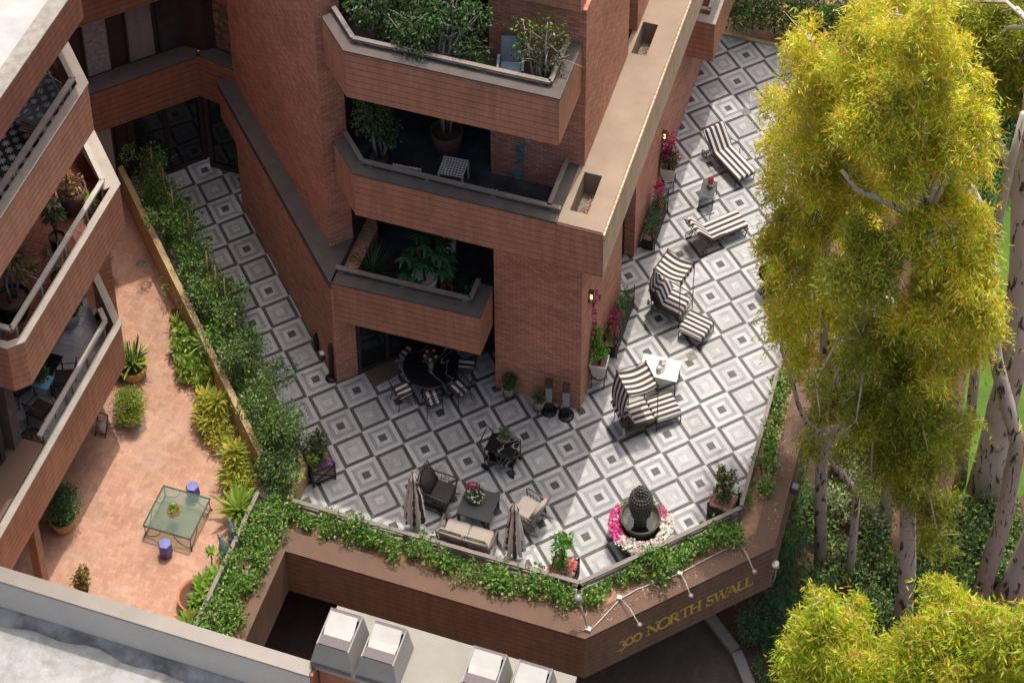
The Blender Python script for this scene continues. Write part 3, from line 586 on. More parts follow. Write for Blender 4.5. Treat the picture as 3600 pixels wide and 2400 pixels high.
LT.build('sign_lettering',M_GOLD,PL)
def railing(name,label,pts,zs=(.3,.47,.66),wt=.1,mat=None):
    r=thing(name,label,'railing',(0,0,0)); m=mat or M_RAIL
    for k,z in enumerate(zs):
        b=MB()
        for i in range(len(pts)-1): b.beam((*pts[i],z),(*pts[i+1],z),wt if k==len(zs)-1 else .06,.05)
        b.build('top_rail' if k==len(zs)-1 else 'rail',m,r)
    for i in range(len(pts)-1):
        L=math.hypot(pts[i+1][0]-pts[i][0],pts[i+1][1]-pts[i][1]); n=max(1,round(L/1.35))
        for k in range(n+1):
            if i>0 and k==0: continue
            f=k/n; x=pts[i][0]+(pts[i+1][0]-pts[i][0])*f; y=pts[i][1]+(pts[i+1][1]-pts[i][1])*f
            b=MB(); b.box(x-.04,y-.04,.19,x+.04,y+.04,zs[-1]-.02); b.build('post',m,r)
    return r
railing('railing','grey brown slatted railing along the front edge behind the sofa',[(1.02,-3.96),(8.345,-3.96)])
railing('railing','grey brown slatted railing above the address sign behind the fountain',[(8.345,-3.96),(11.5,-.84)])
railing('railing','grey brown slatted railing on the tree side of the terrace',[(11.51,-.78),(11.51,15.4)])
railing('railing','grey brown slatted railing beside the bird statues on the brick patio',[(.12,-9.8),(.12,-4.0)])
# trough wall between patio and walkway
TW=thing('planter_trough','long cream stucco planter trough between brick patio and marble walkway','planter wall',(0,0,0))
b=MB(); b.prism([(-7.6,4.15),(-.1,-3.35),(-.02,-3.2),(-7.52,4.3)],0,1.1); b.build('wall',M_CREAM,TW)
b=MB(); strip(b,[(-7.1,5.18),(.62,-2.54),(.98,-2.9),(.98,-3.9)],[(-7.2,5.08),(.52,-2.64),(.84,-2.96),(.84,-3.9)],0,.6); b.build('wall',M_CREAM,TW)
b=MB(); b.prism([(-7.52,4.3),(-.02,-3.2),(.1,-3.9),(.84,-3.9),(.84,-2.96),(.52,-2.64),(-7.2,5.08)],0,.36); b.build('soil',plain("pale_dusty_soil",(.3,.25,.21),.95,0,.4,6,.1,.4,.4),TW)
# ---------------------------------------------------------------- foliage builders
def leaves(name,P,D,L,W,mat,parent=None,N=None,fold=.0,seed=0):
    """one mesh of rhombic leaves: base P, direction D (unit), length L, width W"""
    P=np.asarray(P,float); n=len(P); D=np.asarray(D,float); D/=np.maximum(np.linalg.norm(D,axis=1,keepdims=True),1e-6)
    rg=np.random.default_rng(seed+n)
    if N is None: N=rg.normal(size=(n,3))+np.array([0,-.2,.6])
    S=np.cross(D,N); S/=np.maximum(np.linalg.norm(S,axis=1,keepdims=True),1e-6)
    L=np.broadcast_to(np.asarray(L,float),(n,)); W=np.broadcast_to(np.asarray(W,float),(n,))
    mid=P+D*(L*.45)[:,None]
    up=np.cross(S,D)
    V=np.stack([P,mid+S*(W/2)[:,None]+up*(W*fold)[:,None],P+D*L[:,None]-up*(L*.12)[:,None],mid-S*(W/2)[:,None]+up*(W*fold)[:,None]],1).reshape(-1,3)
    me=bpy.data.meshes.new(name); me.vertices.add(4*n); me.vertices.foreach_set('co',V.astype(np.float32).ravel())
    me.loops.add(4*n); me.loops.foreach_set('vertex_index',np.arange(4*n,dtype=np.int32)); me.polygons.add(n)
    me.polygons.foreach_set('loop_start',np.arange(0,4*n,4,dtype=np.int32)); me.polygons.foreach_set('loop_total',np.full(n,4,dtype=np.int32))
    me.materials.append(mat); me.update(); me.validate()
    o=bpy.data.objects.new(name,me); COL.objects.link(o)
    if parent: o.parent=parent
    return o
def blob_pts(n,cs,rg,shell=.55):
    """points spread through ellipsoids cs=[(x,y,z,rx,ry,rz)], biased outwards"""
    w=np.array([c[3]*c[4]*c[5] for c in cs])**.75; w/=w.sum(); k=rg.choice(len(cs),n,p=w); c=np.array(cs)[k]
    d=rg.normal(size=(n,3)); d/=np.linalg.norm(d,axis=1,keepdims=True); r=(shell+(1-shell)*rg.random(n))*(.8+.35*rg.random(n))
    return c[:,:3]+d*c[:,3:]*r[:,None],d
G_HEDGE=leafmat("hedge_leaf",[(.035,.085,.012),(.06,.14,.02),(.09,.19,.03),(.05,.11,.02),(.14,.22,.05),(.24,.26,.13),(.03,.07,.015)],.35,.4,gain=2.0)
G_DARKH=leafmat("dark_glossy_leaf",[(.022,.055,.02),(.04,.085,.03),(.06,.115,.045),(.035,.07,.025),(.09,.12,.05),(.02,.05,.02),(.15,.17,.06),(.13,.2,.03)],.33,.35,gain=2.2)
G_BRIGHT=leafmat("bright_green_leaf",[(.05,.15,.015),(.08,.21,.02),(.11,.26,.035),(.04,.11,.015)],.35,.4,gain=1.9)
G_YELL=leafmat("variegated_yellow_leaf",[(.6,.52,.1),(.48,.48,.08),(.3,.4,.06),(.55,.48,.12),(.2,.32,.05)],.4,.45)
G_LIME=leafmat("lime_green_leaf",[(.19,.27,.04),(.13,.22,.03),(.25,.3,.07),(.1,.18,.03)],.3,.4,gain=1.55)
G_FICUS=leafmat("ficus_leaf",[(.03,.07,.02),(.045,.1,.03),(.06,.12,.035),(.025,.055,.02),(.09,.13,.04)],.3,.4,gain=1.35)
G_FERN=leafmat("fern_leaf",[(.02,.05,.018),(.03,.075,.025)],.2,.5,gain=1.5)
G_SHADE=leafmat("deep_green_shrub_leaf",[(.02,.05,.018),(.03,.08,.025),(.045,.11,.04),(.06,.13,.05)],.25,.45,gain=1.6)
G_TIP=leafmat("copper_tip_leaf",[(.2,.1,.05),(.12,.13,.03),(.06,.13,.02),(.28,.16,.08)],.3,.5)
M_BARK=plain("brown_bark",(.14,.09,.06),.9,0,.4,8,.1,.4)
M_BAMB=plain("bamboo_stake",(.42,.26,.12),.7,0,.25,9,.2)
F_PINK=leafmat("pink_petal",[(.62,.03,.2),(.7,.06,.3),(.75,.12,.38),(.5,.02,.14)],.35,.6,.2)
F_MAG=leafmat("magenta_petal",[(.4,.012,.11),(.5,.02,.16),(.55,.03,.2),(.33,.01,.09)],.35,.6,.2)
F_WHITE=leafmat("white_petal",[(.8,.79,.76),(.75,.74,.72),(.7,.68,.66)],.3,.6,.1)
F_PURP=leafmat("purple_petal",[(.3,.06,.5),(.4,.12,.55),(.45,.1,.42)],.3,.6,.2)
F_CORAL=leafmat("coral_petal",[(.75,.12,.16),(.8,.25,.27),(.7,.1,.2)],.3,.6,.2)
F_ROSE=leafmat("rose_petal",[(.55,.2,.2),(.62,.26,.24),(.5,.16,.17)],.3,.6,.2)
def tuft(name,cs,n,L,W,mat,parent,seed=0,hang=0.0,shell=.4,jit=.8,outw=1.0):
    rg=np.random.default_rng(seed); p,d=blob_pts(n,cs,rg,shell); D=d*outw+rg.normal(size=(n,3))*jit+np.array([0,0,-hang])
    return leaves(name,p,D,L*(.65+.7*rg.random(n)),W*(.7+.6*rg.random(n)),mat,parent,seed=seed)
def stems(parent,n,h,r,spread,mat=None,z0=0.0,seed=0,name='stem'):
    rg=random.Random(seed); b=MB()
    for k in range(n):
        a=rg.random()*6.28; s=spread*(.3+.7*rg.random()); x0,y0=rg.gauss(0,.02),rg.gauss(0,.02)
        b.tube([(x0,y0,z0),(x0+math.cos(a)*s*.4,y0+math.sin(a)*s*.4,z0+h*.5),(x0+math.cos(a)*s,y0+math.sin(a)*s,z0+h)],[r,r*.75,r*.4],5)
    return b.build(name,mat or M_BARK,parent)
def rosette(name,c,n,L,W,mat,parent,elev=(10,75),seed=0,arch=.35,segs=4):
    """strap leaves arching out of a centre"""
    rg=random.Random(seed); b=MB()
    for k in range(n):
        a=k*2.39996+rg.gauss(0,.15); e=R(elev[0]+(elev[1]-elev[0])*(k/n)+rg.gauss(0,5)); l=L*(.75+.4*rg.random()); w=W*(.8+.4*rg.random())
        dx,dy=math.cos(a),math.sin(a); vs=[]
        for i in range(segs+1):
            t=i/segs; r_=l*t*math.cos(e*(1-arch*t)); z=l*t*math.sin(e)-arch*l*t*t*.6*math.cos(e); ww=w*(math.sin(math.pi*(.12+.88*t))**.7 if t<1 else 0)+.0005
            x=c[0]+dx*r_; y=c[1]+dy*r_; zz=c[2]+z
            vs+=[(x-dy*ww/2,y+dx*ww/2,zz+ww*.2),(x,y,zz-ww*.08),(x+dy*ww/2,y-dx*ww/2,zz+ww*.2)]
        fs=[]
        for i in range(segs): fs+=[(3*i,3*i+1,3*i+4,3*i+3),(3*i+1,3*i+2,3*i+5,3*i+4)]
        b.add(vs,fs,sm=True)
    return b.build(name,mat,parent)
# ---------------------------------------------------------------- small hedge plants in the planter ring
def hedge_proto(seed,label,group):
    r=thing('hedge_shrub',label,'shrub',(0,0,-50),0,group); rg=random.Random(seed)
    cs=[(rg.gauss(0,.1),rg.gauss(0,.08),.25+.22*rg.random(),.17+.07*rg.random(),.15,.17+.08*rg.random()) for _ in range(5)]
    tuft('foliage',cs,340,.075,.04,G_HEDGE,r,seed); stems(r,4,.4,.01,.15,seed=seed); return r
HP=[]
def hedge_row(pts,step,label,group,off=.13,sc=(.85,1.2),wid=.1,skip=.0):
    protos=[hedge_proto(20+k,label,group) for k in range(3)]; used=set(); d=0
    for i in range(len(pts)-1):
        a=Vector(pts[i]); c=Vector(pts[i+1]); L=(c-a).length; n=int(L/step)
        for k in range(n):
            if random.random()<skip: continue
            p=a.lerp(c,(k+.5)/n); j=random.randrange(3); x=p.x+random.gauss(0,wid*.6); y=p.y+random.gauss(0,wid*.5); s=random.uniform(*sc)
            if j not in used: r=protos[j]; used.add(j); r.location=(x,y,off-.02); r.rotation_euler=(0,0,random.random()*6.28); r.scale=(s,s,s*random.uniform(.8,1.15))
            else: dup(protos[j],(x,y,off-.02),random.random()*6.28,sc=(s,s,s*random.uniform(.8,1.15)))
    for j in range(3):
        if j not in used:
            for ch in list(protos[j].children): bpy.data.objects.remove(ch)
            bpy.data.objects.remove(protos[j])
hedge_row([(.5,-4.2),(8.3,-4.28)],.23,'low glossy hedge plant in the front planter behind the sofa railing','front planter hedge',sc=(.7,1.4),wid=.13,skip=.02)
hedge_row([(8.5,-4.2),(11.6,-1.15)],.23,'low glossy hedge plant in the planter above the address lettering','sign planter hedge',sc=(.7,1.45),wid=.13,skip=.02)
hedge_row([(.42,-9.6),(.42,-4.2)],.33,'bushy white flecked hedge plant in the planter beside the brick patio','patio planter hedge',sc=(1.1,1.45),wid=.12)
hedge_row([(.78,-9.6),(.78,-4.5)],.36,'leafy hedge plant on the drive side of the planter beside the brick patio','patio planter outer hedge',sc=(1.0,1.3),wid=.1)
hedge_row([(11.75,-.6),(11.75,12)],.5,'small hedge plant in the shaded planter on the tree side','tree side planter hedge',sc=(.8,1.25),wid=.12)
# fallen leaves on the copings
b=MB()
for k in range(260):
    if k<170: s=random.random()*5; o=.06+random.random()*.4; x,y=8.75+s*q-o*q,-5.0+s*q+o*q; z=.307
    else: x,y=12.02+random.random()*.42,-1+random.random()*9; z=.307
    a=random.random()*6.3; l=.03+.06*random.random(); w=.009; c,s2=math.cos(a),math.sin(a)
    b.add([(x-c*l,y-s2*l,z),(x+s2*w,y-c*w,z+.01),(x+c*l,y+s2*l,z+.006),(x-s2*w,y+c*w,z+.012)],[(0,1,2,3)])
o=b.build('fallen_leaves',leafmat("fallen_leaf",[(.5,.3,.2),(.6,.42,.32),(.42,.2,.12)],.1,.7)); tag(o,'scattered dry eucalyptus leaves lying on the brown planter coping','leaves'); o['kind']='stuff'
# ---------------------------------------------------------------- tall hedge in the cream trough, with bamboo stakes
for k in range(15):
    f=k/14; x=-6.65+f*6.95+random.gauss(0,.08); s0=-2.62+random.gauss(0,.06); y=s0-x; dark=k>8
    hh=(1.15 if k<2 else 1.55)+.3*random.random()+(.15 if dark else 0)
    lab=['small sparse hedge shrub tied to a bamboo stake at the far end of the trough','leafy hedge shrub with bright new shoots in the middle of the trough','dense dark hedge shrub with whitish leaf edges at the near end of the trough'][0 if k<4 else 1 if k<9 else 2]
    r=thing('trough_shrub',lab,'shrub',(x,y,.34),0,['trough hedge far part','trough hedge middle part','trough hedge near part'][0 if k<4 else 1 if k<9 else 2]); rg=random.Random(k)
    w=.34 if k<4 else .42 if k<9 else .5
    cs=[(rg.gauss(0,.27),rg.gauss(0,.27),.25+hh*j/7,w*(.5+.65*rg.random()),w*(.5+.65*rg.random()),.22+.14*rg.random()) for j in range(7)]
    tuft('foliage',cs,1500 if k<9 else 2300,.075,.038,G_DARKH,r,100+k,jit=.9)
    tuft('shoot_foliage',[(c[0]+.1,c[1]+.1,c[2]+.1,c[3],c[4],c[5]) for c in cs[1:5]],480 if 2<k<10 else 160,.11,.05,G_BRIGHT,r,300+k)
    stems(r,5,hh,.014,.2,seed=k)
    if k<9 and k!=5:
        b=MB(); sx,sy=.16,.1; b.tube([(sx,sy,0),(sx+.02,sy+.03,hh+.5)],.016,6); b.build('stake',M_BAMB,r)
for k,(x,y) in enumerate(((.42,-3.05),(.3,-3.55),(.1,-2.75),(.6,-3.6))):
    r=thing('trough_shrub','dense dark hedge shrub with whitish leaf edges at the near end of the trough','shrub',(x,y,.34),0,'trough hedge near part'); rg=random.Random(60+k)
    cs=[(rg.gauss(0,.15),rg.gauss(0,.15),.2+.9*j/5,.32,.32,.24) for j in range(5)]; tuft('foliage',cs,1100,.075,.038,G_DARKH,r,160+k); stems(r,4,.9,.012,.15,seed=k)
# ---------------------------------------------------------------- terrace furniture
W_ST=(.62,.6,.56); D_ST=(.085,.06,.052)
M_STRX=stripe_mat("black_white_stripe_along",W_ST,D_ST,.165,1,.54); M_STRY=stripe_mat("black_white_stripe_across",W_ST,D_ST,.15,0,.54)
M_STRA=stripe_mat("ottoman_stripe",W_ST,D_ST,.145,1,.56); M_TAUPEC=plain("taupe_cushion",(.36,.31,.26),.9,0,.08,9,.1,.1,.15); M_GREYC=plain("charcoal_cushion",(.062,.054,.048),.9,0,.12,9,.1,.1,.2)
M_WEAVE=plain("dark_weave",(.03,.026,.024),.8,0,.3,30,.2); M_TAUPEM=plain("taupe_metal_frame",(.19,.155,.13),.45,.3,.12,9,.4); M_TAUPED=plain("dark_taupe_frame",(.085,.068,.056),.45,.3,.12,9,.4)
t=NT("black_veined_marble"); o_=t.obj(); v=t.noise(o_,.75,3,.5,1.2); m=t.ramp(v,[(.49,0.0),(.5,1.0),(.51,0.0)]); M_NERO=t.fin(t.mix(t.math('MULTIPLY',m,.6),(.012,.011,.011,1),(.5,.5,.48,1)),.18,0,.5)
M_STONE=plain("dark_stone_top",(.1,.1,.1),.12,0,.5,4,.6); M_WHITE=plain("white_glaze",(.68,.65,.6),.35,0,.06,3,.5); M_WMARB=plain("white_marble_top",(.74,.71,.66),.3,0,.05,3,.5)
M_GREYT=plain("grey_woven_table_top",(.06,.062,.066),.5,0,.15,60,.4)
def chaise(name,label,loc,rz,up):
    r=thing(name,label,'chaise lounge',loc,rz,'striped chaise lounges'); w=.33; zz=.3
    b=MB(); b.pad(0,-w,zz,1.22,w,zz+.13,.05); b.build('seat_cushion',M_STRX,r)
    a=R(up); b=MB(); b.M=Matrix.Translation((0.0,0,zz+.03))@Matrix.Rotation(-(math.pi-a),4,'Y'); b.pad(0,-w,-.0,.74,w,.13,.05)
    b.M=Matrix.Translation((0,0,zz+.02))@Matrix.Rotation(a,4,'Y')@Matrix.Scale(-1,4,(1,0,0)); b=MB(); b.M=Matrix.Translation((.02,0,zz+.02))@Matrix.Rotation(a,4,'Y')
    b.pad(-.76,-w,0,0,w,.12,.05); b.build('back_cushion',M_STRX,r)
    b=MB(); 
    for s in (-1,1): b.tube([(-.02,s*.34,zz-.02),(1.2,s*.34,zz-.02)],.016,6); b.tube([(0,s*.34,zz),(-.76*math.cos(a),s*.34,zz+.76*math.sin(a))],.015,6)
    b.tube([(1.2,-.34,zz-.02),(1.2,.34,zz-.02)],.016,6); b.tube([(-.76*math.cos(a),-.34,zz+.76*math.sin(a)),(-.76*math.cos(a),.34,zz+.76*math.sin(a))],.015,6)
    for i in range(8): b.tube([(.1+i*.14,-.34,zz-.025),(.1+i*.14,.34,zz-.025)],.008,4)
    b.build('frame',M_BRONZE,r)
    for s in (-1,1):
        b=MB(); b.tube([(-.12,s*.36,zz+.1),(0,s*.38,.56),(.22,s*.39,.6),(.42,s*.39,.57),(.5,s*.39,.53),(.52,s*.39,.58)],.016,6); b.tube([(.4,s*.39,.56),(.36,s*.38,.42),(.42,s*.36,zz)],.012,5); b.build('armrest',M_BRONZE,r)
        b=MB(); b.tube([(1.12,s*.33,zz),(1.15,s*.33,.15),(1.1,s*.33,.0)],.014,6); b.tube([(1.0,s*.33,zz),(1.12,s*.33,.14)],.01,5); b.build('leg',M_BRONZE,r)
        b=MB(); c=(-.28,s*.38,.12); b.tube([(c[0]+.12*math.cos(R(30*i)),c[1],.12+.115*math.sin(R(30*i))) for i in range(13)],.014,5,cap=False)
        for i in range(3): b.tube([(c[0]+.11*math.cos(R(60*i)),c[1],.12+.11*math.sin(R(60*i))),(c[0]-.11*math.cos(R(60*i)),c[1],.12-.11*math.sin(R(60*i)))],.008,4)
        b.tube([(c[0],s*.36,.12),(-.12,s*.35,zz)],.014,5); b.build('wheel',M_BRONZE,r)
    return r
chaise('chaise_lounge','black and white striped chaise lounge with raised back at the far end of the terrace',(8.26,10.65,0),R(-40),52)
chaise('chaise_lounge','black and white striped wheeled chaise lounge pointing away beside the canopy chair',(8.57,7.46,0),R(45),50)
# stone topped side table
r=thing('side_table','narrow side table with dark polished stone top between the chaise lounges','side table',(8.29,8.95,0),R(2))
b=MB(); b.box(-.205,-.33,.48,.205,.33,.505); b.build('table_top',M_STONE,r,.005); b=MB()
for x in (-.19,.19):
    for y in (-.31,.31): b.tube([(x,y,0),(x,y,.48)],.012,6)
b.tube([(-.19,-.31,.12),(.19,-.31,.12)],.008,5); b.tube([(-.19,.31,.12),(.19,.31,.12)],.008,5); b.build('frame',M_IRON,r)
r=thing('flower_pot','small white pot of pink flowers on the stone side table','potted plant',(8.33,9.05,.505)); b=MB(); b.lathe([(.055,0),(.07,.06),(.08,.14),(.07,.14),(.06,.12)],14); b.build('pot',M_WHITE,r); tuft('flowers',[(0,0,.24,.08,.08,.09)],110,.05,.04,F_MAG,r,5); tuft('foliage',[(0,0,.17,.07,.07,.05)],50,.07,.03,G_BRIGHT,r,6)
# canopy love seats and their ottomans
def canopy_chair(label,loc,rz):
    r=thing('canopy_chair',label,'canopy chair',loc,rz,'striped canopy chairs'); w=.37
    b=MB(); b.pad(-.36,-w,.28,.40,w,.44,.06); b.build('seat_cushion',M_STRX,r)
    for k,x in enumerate((-.34,-.2)):
        b=MB(); b.M=Matrix.Translation((x,0,.42))@Matrix.Rotation(R(-24),4,'Y'); b.pad(-.075,-w*.95,0,.075,w*.95,.44,.07); b.build('back_cushion',M_STRX,r)
    # canopy: sagging roof and back curtain
    n=8; vs=[];fs=[]
    for i in range(n+1):
        t=i/n; x=-.38+.8*t; sag=-.10*math.sin(math.pi*t)
        for j in range(5): vs.append((x,-.385+.77*j/4,1.78+sag-.04*math.sin(math.pi*j/4)))
    for i in range(n):
        for j in range(4): fs.append((i*5+j,(i+1)*5+j,(i+1)*5+j+1,i*5+j+1))
    b=MB(); b.add(vs,fs,sm=True); m=len(vs)
    vs=[];fs=[]
    for i in range(n+1):
        t=i/n; z=1.78-1.3*t; x=-.38-.13*math.sin(math.pi*t*.9)-.0*t
        for j in range(5): vs.append((x,-.385+.77*j/4,z))
    for i in range(n):
        for j in range(4): fs.append((i*5+j,i*5+j+1,(i+1)*5+j+1,(i+1)*5+j))
    b.add(vs,fs,sm=True)
    vs=[(.42,-.385+.77*j/4,1.78-.02) for j in range(5)]+[(.44,-.385+.77*j/4,1.64) for j in range(5)]; b.add(vs,[(j,j+1,j+6,j+5) for j in range(4)])
    b.build('canopy',M_STRX,r)
    b=MB()
    for s in (-1,1):
        b.tube([(.42,s*.39,0),(.42,s*.39,1.8)],.012,6); b.tube([(-.4,s*.39,0),(-.42,s*.39,.5),(-.39,s*.39,1.8)],.012,6)
        b.tube([(-.42,s*.39,.62),(-.1,s*.4,.6),(.3,s*.4,.55),(.42,s*.39,.5)],.016,6); b.tube([(-.4,s*.39,.26),(.42,s*.39,.26)],.014,6); b.tube([(-.38,s*.39,1.79),(.42,s*.39,1.79)],.011,5); b.ball((.42,s*.39,1.82),.025,n=8,m=6); b.ball((-.39,s*.39,1.82),.025,n=8,m=6)
    for x,z in ((.42,.26),(-.4,.26),(.42,1.79),(-.39,1.79),(-.42,.62)): b.tube([(x,-.39,z),(x,.39,z)],.012,5)
    b.build('frame',M_BRONZE,r)
    b=MB(); b.lathe([(.0,0),(.05,.02),(.045,.1),(.02,.14),(.012,.2)],8,(-.5,-.39,.36)); b.build('tassel',M_TAUPEC,r); return r
def ottoman(label,loc,rz):
    r=thing('ottoman',label,'ottoman',loc,rz,'striped ottomans'); b=MB(); b.pad(-.36,-.36,.27,.36,.36,.45,.06,n=5); b.build('cushion',M_STRA,r)
    b=MB()
    for x in (-.34,.34): b.tube([(x,-.34,.25),(x,.34,.25)],.014,6); b.tube([(-.34,x,.25),(.34,x,.25)],.014,6); b.tube([(-.34,x,.06),(.34,x,.06)],.009,5)
    b.build('frame',M_BRONZE,r)
    for x in (-.34,.34):
        for y in (-.34,.34): l=MB(); l.tube([(x,y,0),(x,y,.26)],.014,6); l.build('leg',M_BRONZE,r)
    return r
canopy_chair('striped canopy chair nearest the chaise lounges, facing its ottoman',(8.29,4.93,0),R(-14))
ottoman('square striped ottoman standing free in front of the farther canopy chair',(9.1,4.38,0),R(-14))
canopy_chair('striped canopy chair seen from behind beside the white table',(8.31,1.18,0),R(39))
ottoman('square striped ottoman pushed against the nearer canopy chair',(8.92,1.65,0),R(39))
# white table and statuette
r=thing('garden_table','white marble topped table between the canopy chairs','table',(8.58,2.58,0),R(2))
b=MB(); b.prism([(-.5,.33),(.5,.33),(.5,-.33),(-.1,-.33),(-.5,-.33)],.6,.64); b.build('table_top',M_WMARB,r,.01); b=MB()
for x in (-.47,.47):
    b.tube([(x,-.3,.58),(x,.3,.58)],.016,5)
for y in (-.3,.3): b.tube([(-.47,y,.58),(.47,y,.58)],.016,5)
b.build('frame',M_BRONZE,r)
for x in (-.46,.46):
    for y in (-.29,.29): l=MB(); l.tube([(x,y,0),(x,y,.6)],.016,6); l.build('leg',M_BRONZE,r)
r=thing('statuette','small white statuette of two curled figures on an oval base on the white table','statue',(8.62,2.55,.64),R(70))
b=MB(); b.lathe([(.2,0),(.2,.05),(.17,.07)],20,(0,0,0)); b.v=[(p[0]*1.0,p[1]*.55,p[2]) for p in b.v]; b.build('base',M_WHITE,r)
b=MB(); b.ball((-.09,0,.13),.09,.07,.08); b.ball((-.02,.01,.19),.07,.06,.1); b.ball((.0,.02,.31),.05,.05,.06); b.ball((.1,0,.12),.07,.06,.06); b.ball((.13,-.01,.2),.04,.04,.05); b.tube([(-.02,.06,.22),(.05,.08,.15),(.1,.04,.14)],.022,6); b.tube([(-.12,.05,.14),(-.02,.09,.11),(.06,.07,.09)],.028,6); b.tube([(-.04,-.05,.23),(.04,-.07,.2),(.1,-.03,.18)],.02,6); b.build('figures',M_WHITE,r)
# dining set
r=thing('dining_table','large oval dining table with polished black marble top under the balcony','table',(2.93,.78,0),R(22))
b=MB(); b.prism([(.72*math.cos(R(a*12))*(1.0),.72*math.sin(R(a*12))) for a in range(30)],.71,.745); b.build('table_top',M_NERO,r,.008)
for k in range(4):
    a=R(45+90*k); l=MB(); l.tube([(.1*math.cos(a),.1*math.sin(a),.68),(.28*math.cos(a),.28*math.sin(a),.42),(.2*math.cos(a),.2*math.sin(a),.2),(.42*math.cos(a),.42*math.sin(a),0)],.022,6); l.build('leg',M_IRON,r)
def chair_proto():
    r=thing('dining_chair','','dining chair',(0,0,-60),0,'striped dining chairs')
    b=MB(); b.pad(-.21,-.21,.43,.21,.21,.5,.03,n=3); b.build('seat_cushion',M_STRX,r)
    b=MB()
    for s in (-1,1): b.tube([(-.2,s*.21,.43),(.22,s*.21,.43)],.012,5); b.tube([(-.2,s*.2,.44),(-.26,s*.2,.7),(-.31,s*.19,.92)],.012,5); b.tube([(-.26,s*.21,.66),(0,s*.25,.67),(.16,s*.25,.64),(.18,s*.22,.44)],.012,5)
    for z,x in ((.92,-.31),(.8,-.285),(.62,-.24)): b.tube([(x,-.2,z),(x-.03,0,z+.02),(x,.2,z)],.012,5)
    b.tube([(-.2,-.21,.43),(-.2,.21,.43)],.012,5); b.tube([(.22,-.21,.43),(.22,.21,.43)],.012,5); b.build('frame',M_IRON,r)
    for x,y in ((-.2,-.2),(-.2,.2),(.2,-.2),(.2,.2)): l=MB(); l.tube([(x,y,.43),(x*1.05,y*1.05,.2),(x*1.25,y*1.15,0)],.012,5); l.build('leg',M_IRON,r)
    return r
CP=chair_proto(); labs=['striped dining chair left of the black table, next to the doormat','striped dining chair on the open side of the black table, middle one','striped dining chair on the open side of the black table, right one','striped dining chair behind the black table on its left','striped dining chair at the right end of the black table']
for k,(x,y,ang) in enumerate(((2.42,.02,48),(3.22,.05,128),(3.78,.52,150),(2.2,1.15,-25),(3.72,1.25,190))):
    if k==0: CP.location=(x,y,0); CP.rotation_euler=(0,0,R(ang)); CP['label']=labs[0]
    else: dup(CP,(x,y,0),R(ang),labs[k])
r=thing('flower_vase','clear glass vase of pale pink roses on the black dining table','vase',(2.95,.72,.745)); b=MB(); b.lathe([(.04,0),(.075,.04),(.085,.1),(.05,.2),(.075,.3)],16,cap=False); t=NT("vase_glass"); t.b.inputs['Transmission Weight'].default_value=.75; b.build('vase',t.fin((.6,.62,.55),.08),r); tuft('foliage',[(0,0,.36,.12,.12,.1)],90,.12,.03,G_FERN,r,2)
b=MB()
for k in range(5): a=R(72*k); b.ball((.15*math.cos(a),.15*math.sin(a),.47+.03*(k%2)),.045,.045,.045,8,6)
b.build('roses',plain("pink_rose",(.5,.2,.2),.8,0,.4,30,.1),r)
t=NT("coir_mat"); m=t.noise(t.obj(),24,3); o=MB(); o.box(-.42,-.26,0,.42,.26,.018); r=o.build('doormat',t.fin(t.mix(m,(.07,.05,.028,1),(.16,.12,.065,1)),.95)); r.location=(1.62,.72,.002); r.rotation_euler=(0,0,R(50)); tag(r,'worn brown coir doormat in front of the ground floor glass door','doormat')
# heaters, potted plants by the wall
for k,(x,y) in enumerate(((6.09,.9),(6.55,.9))):
    r=thing('patio_heater',['slim standing patio heater next to the grassy pot','slim standing patio heater nearest the brick corner'][k],'patio heater',(x,y,0),R(10),'patio heaters')
    b=MB(); b.lathe([(.21,0),(.21,.03),(.17,.05)],18); b.build('base',M_IRON,r); b=MB(); b.box(-.09,-.07,.05,.09,.07,.42); b.build('housing',M_IRON,r)
    b=MB(); b.box(-.085,-.065,.42,.085,.065,.98); b.build('heat_panel',plain("heater_panel",(.3,.31,.32),.3,.3,.15,9,.5),r); b=MB(); b.box(-.095,-.075,.98,.095,.075,1.22); b.build('cap',M_BRONZE,r,.01)
def stand_plant(label,loc,kind):
    r=thing('potted_plant',label,'potted plant',loc); b=MB()
    for k in range(3): a=R(120*k+30); b.tube([(.1*math.cos(a),.1*math.sin(a),.12),(.17*math.cos(a),.17*math.sin(a),.1),(.15*math.cos(a),.15*math.sin(a),0)],.012,5)
    b.tube([(.15*math.cos(R(30*i)),.15*math.sin(R(30*i)),.12) for i in range(13)],.01,5,cap=False); b.build('stand',M_IRON,r)
    b=MB(); b.lathe([(.1,.13),(.13,.25),(.17,.42),(.185,.43),(.185,.46),(.16,.46),(.15,.4)],18); b.build('pot',plain("printed_cream_pot",(.45,.4,.33),.5,0,.35,16,.4),r)
    if kind: tuft('foliage',[(0,0,.62,.23,.23,.2),(.05,0,.75,.15,.15,.15)],500,.07,.035,G_FICUS,r,9)
    else: rosette('foliage',(0,0,.46),90,.34,.012,G_FICUS,r,(15,85),3,.5)
stand_plant('leafy plant in a printed cream pot on an iron stand by the brick wall',(4.98,.98,0),1)
stand_plant('grassy plant in a printed cream pot on an iron stand beside the heaters',(5.85,.83,0),0)
b=MB(); b.box(-.03,-.01,0,.03,.0,.11); o=b.build('wall_outlet',M_RAILL); o.location=(.79,.25,.55); o.rotation_euler=(0,0,R(45)); tag(o,'small pale outlet cover on the brick pillar by the doormat','outlet')
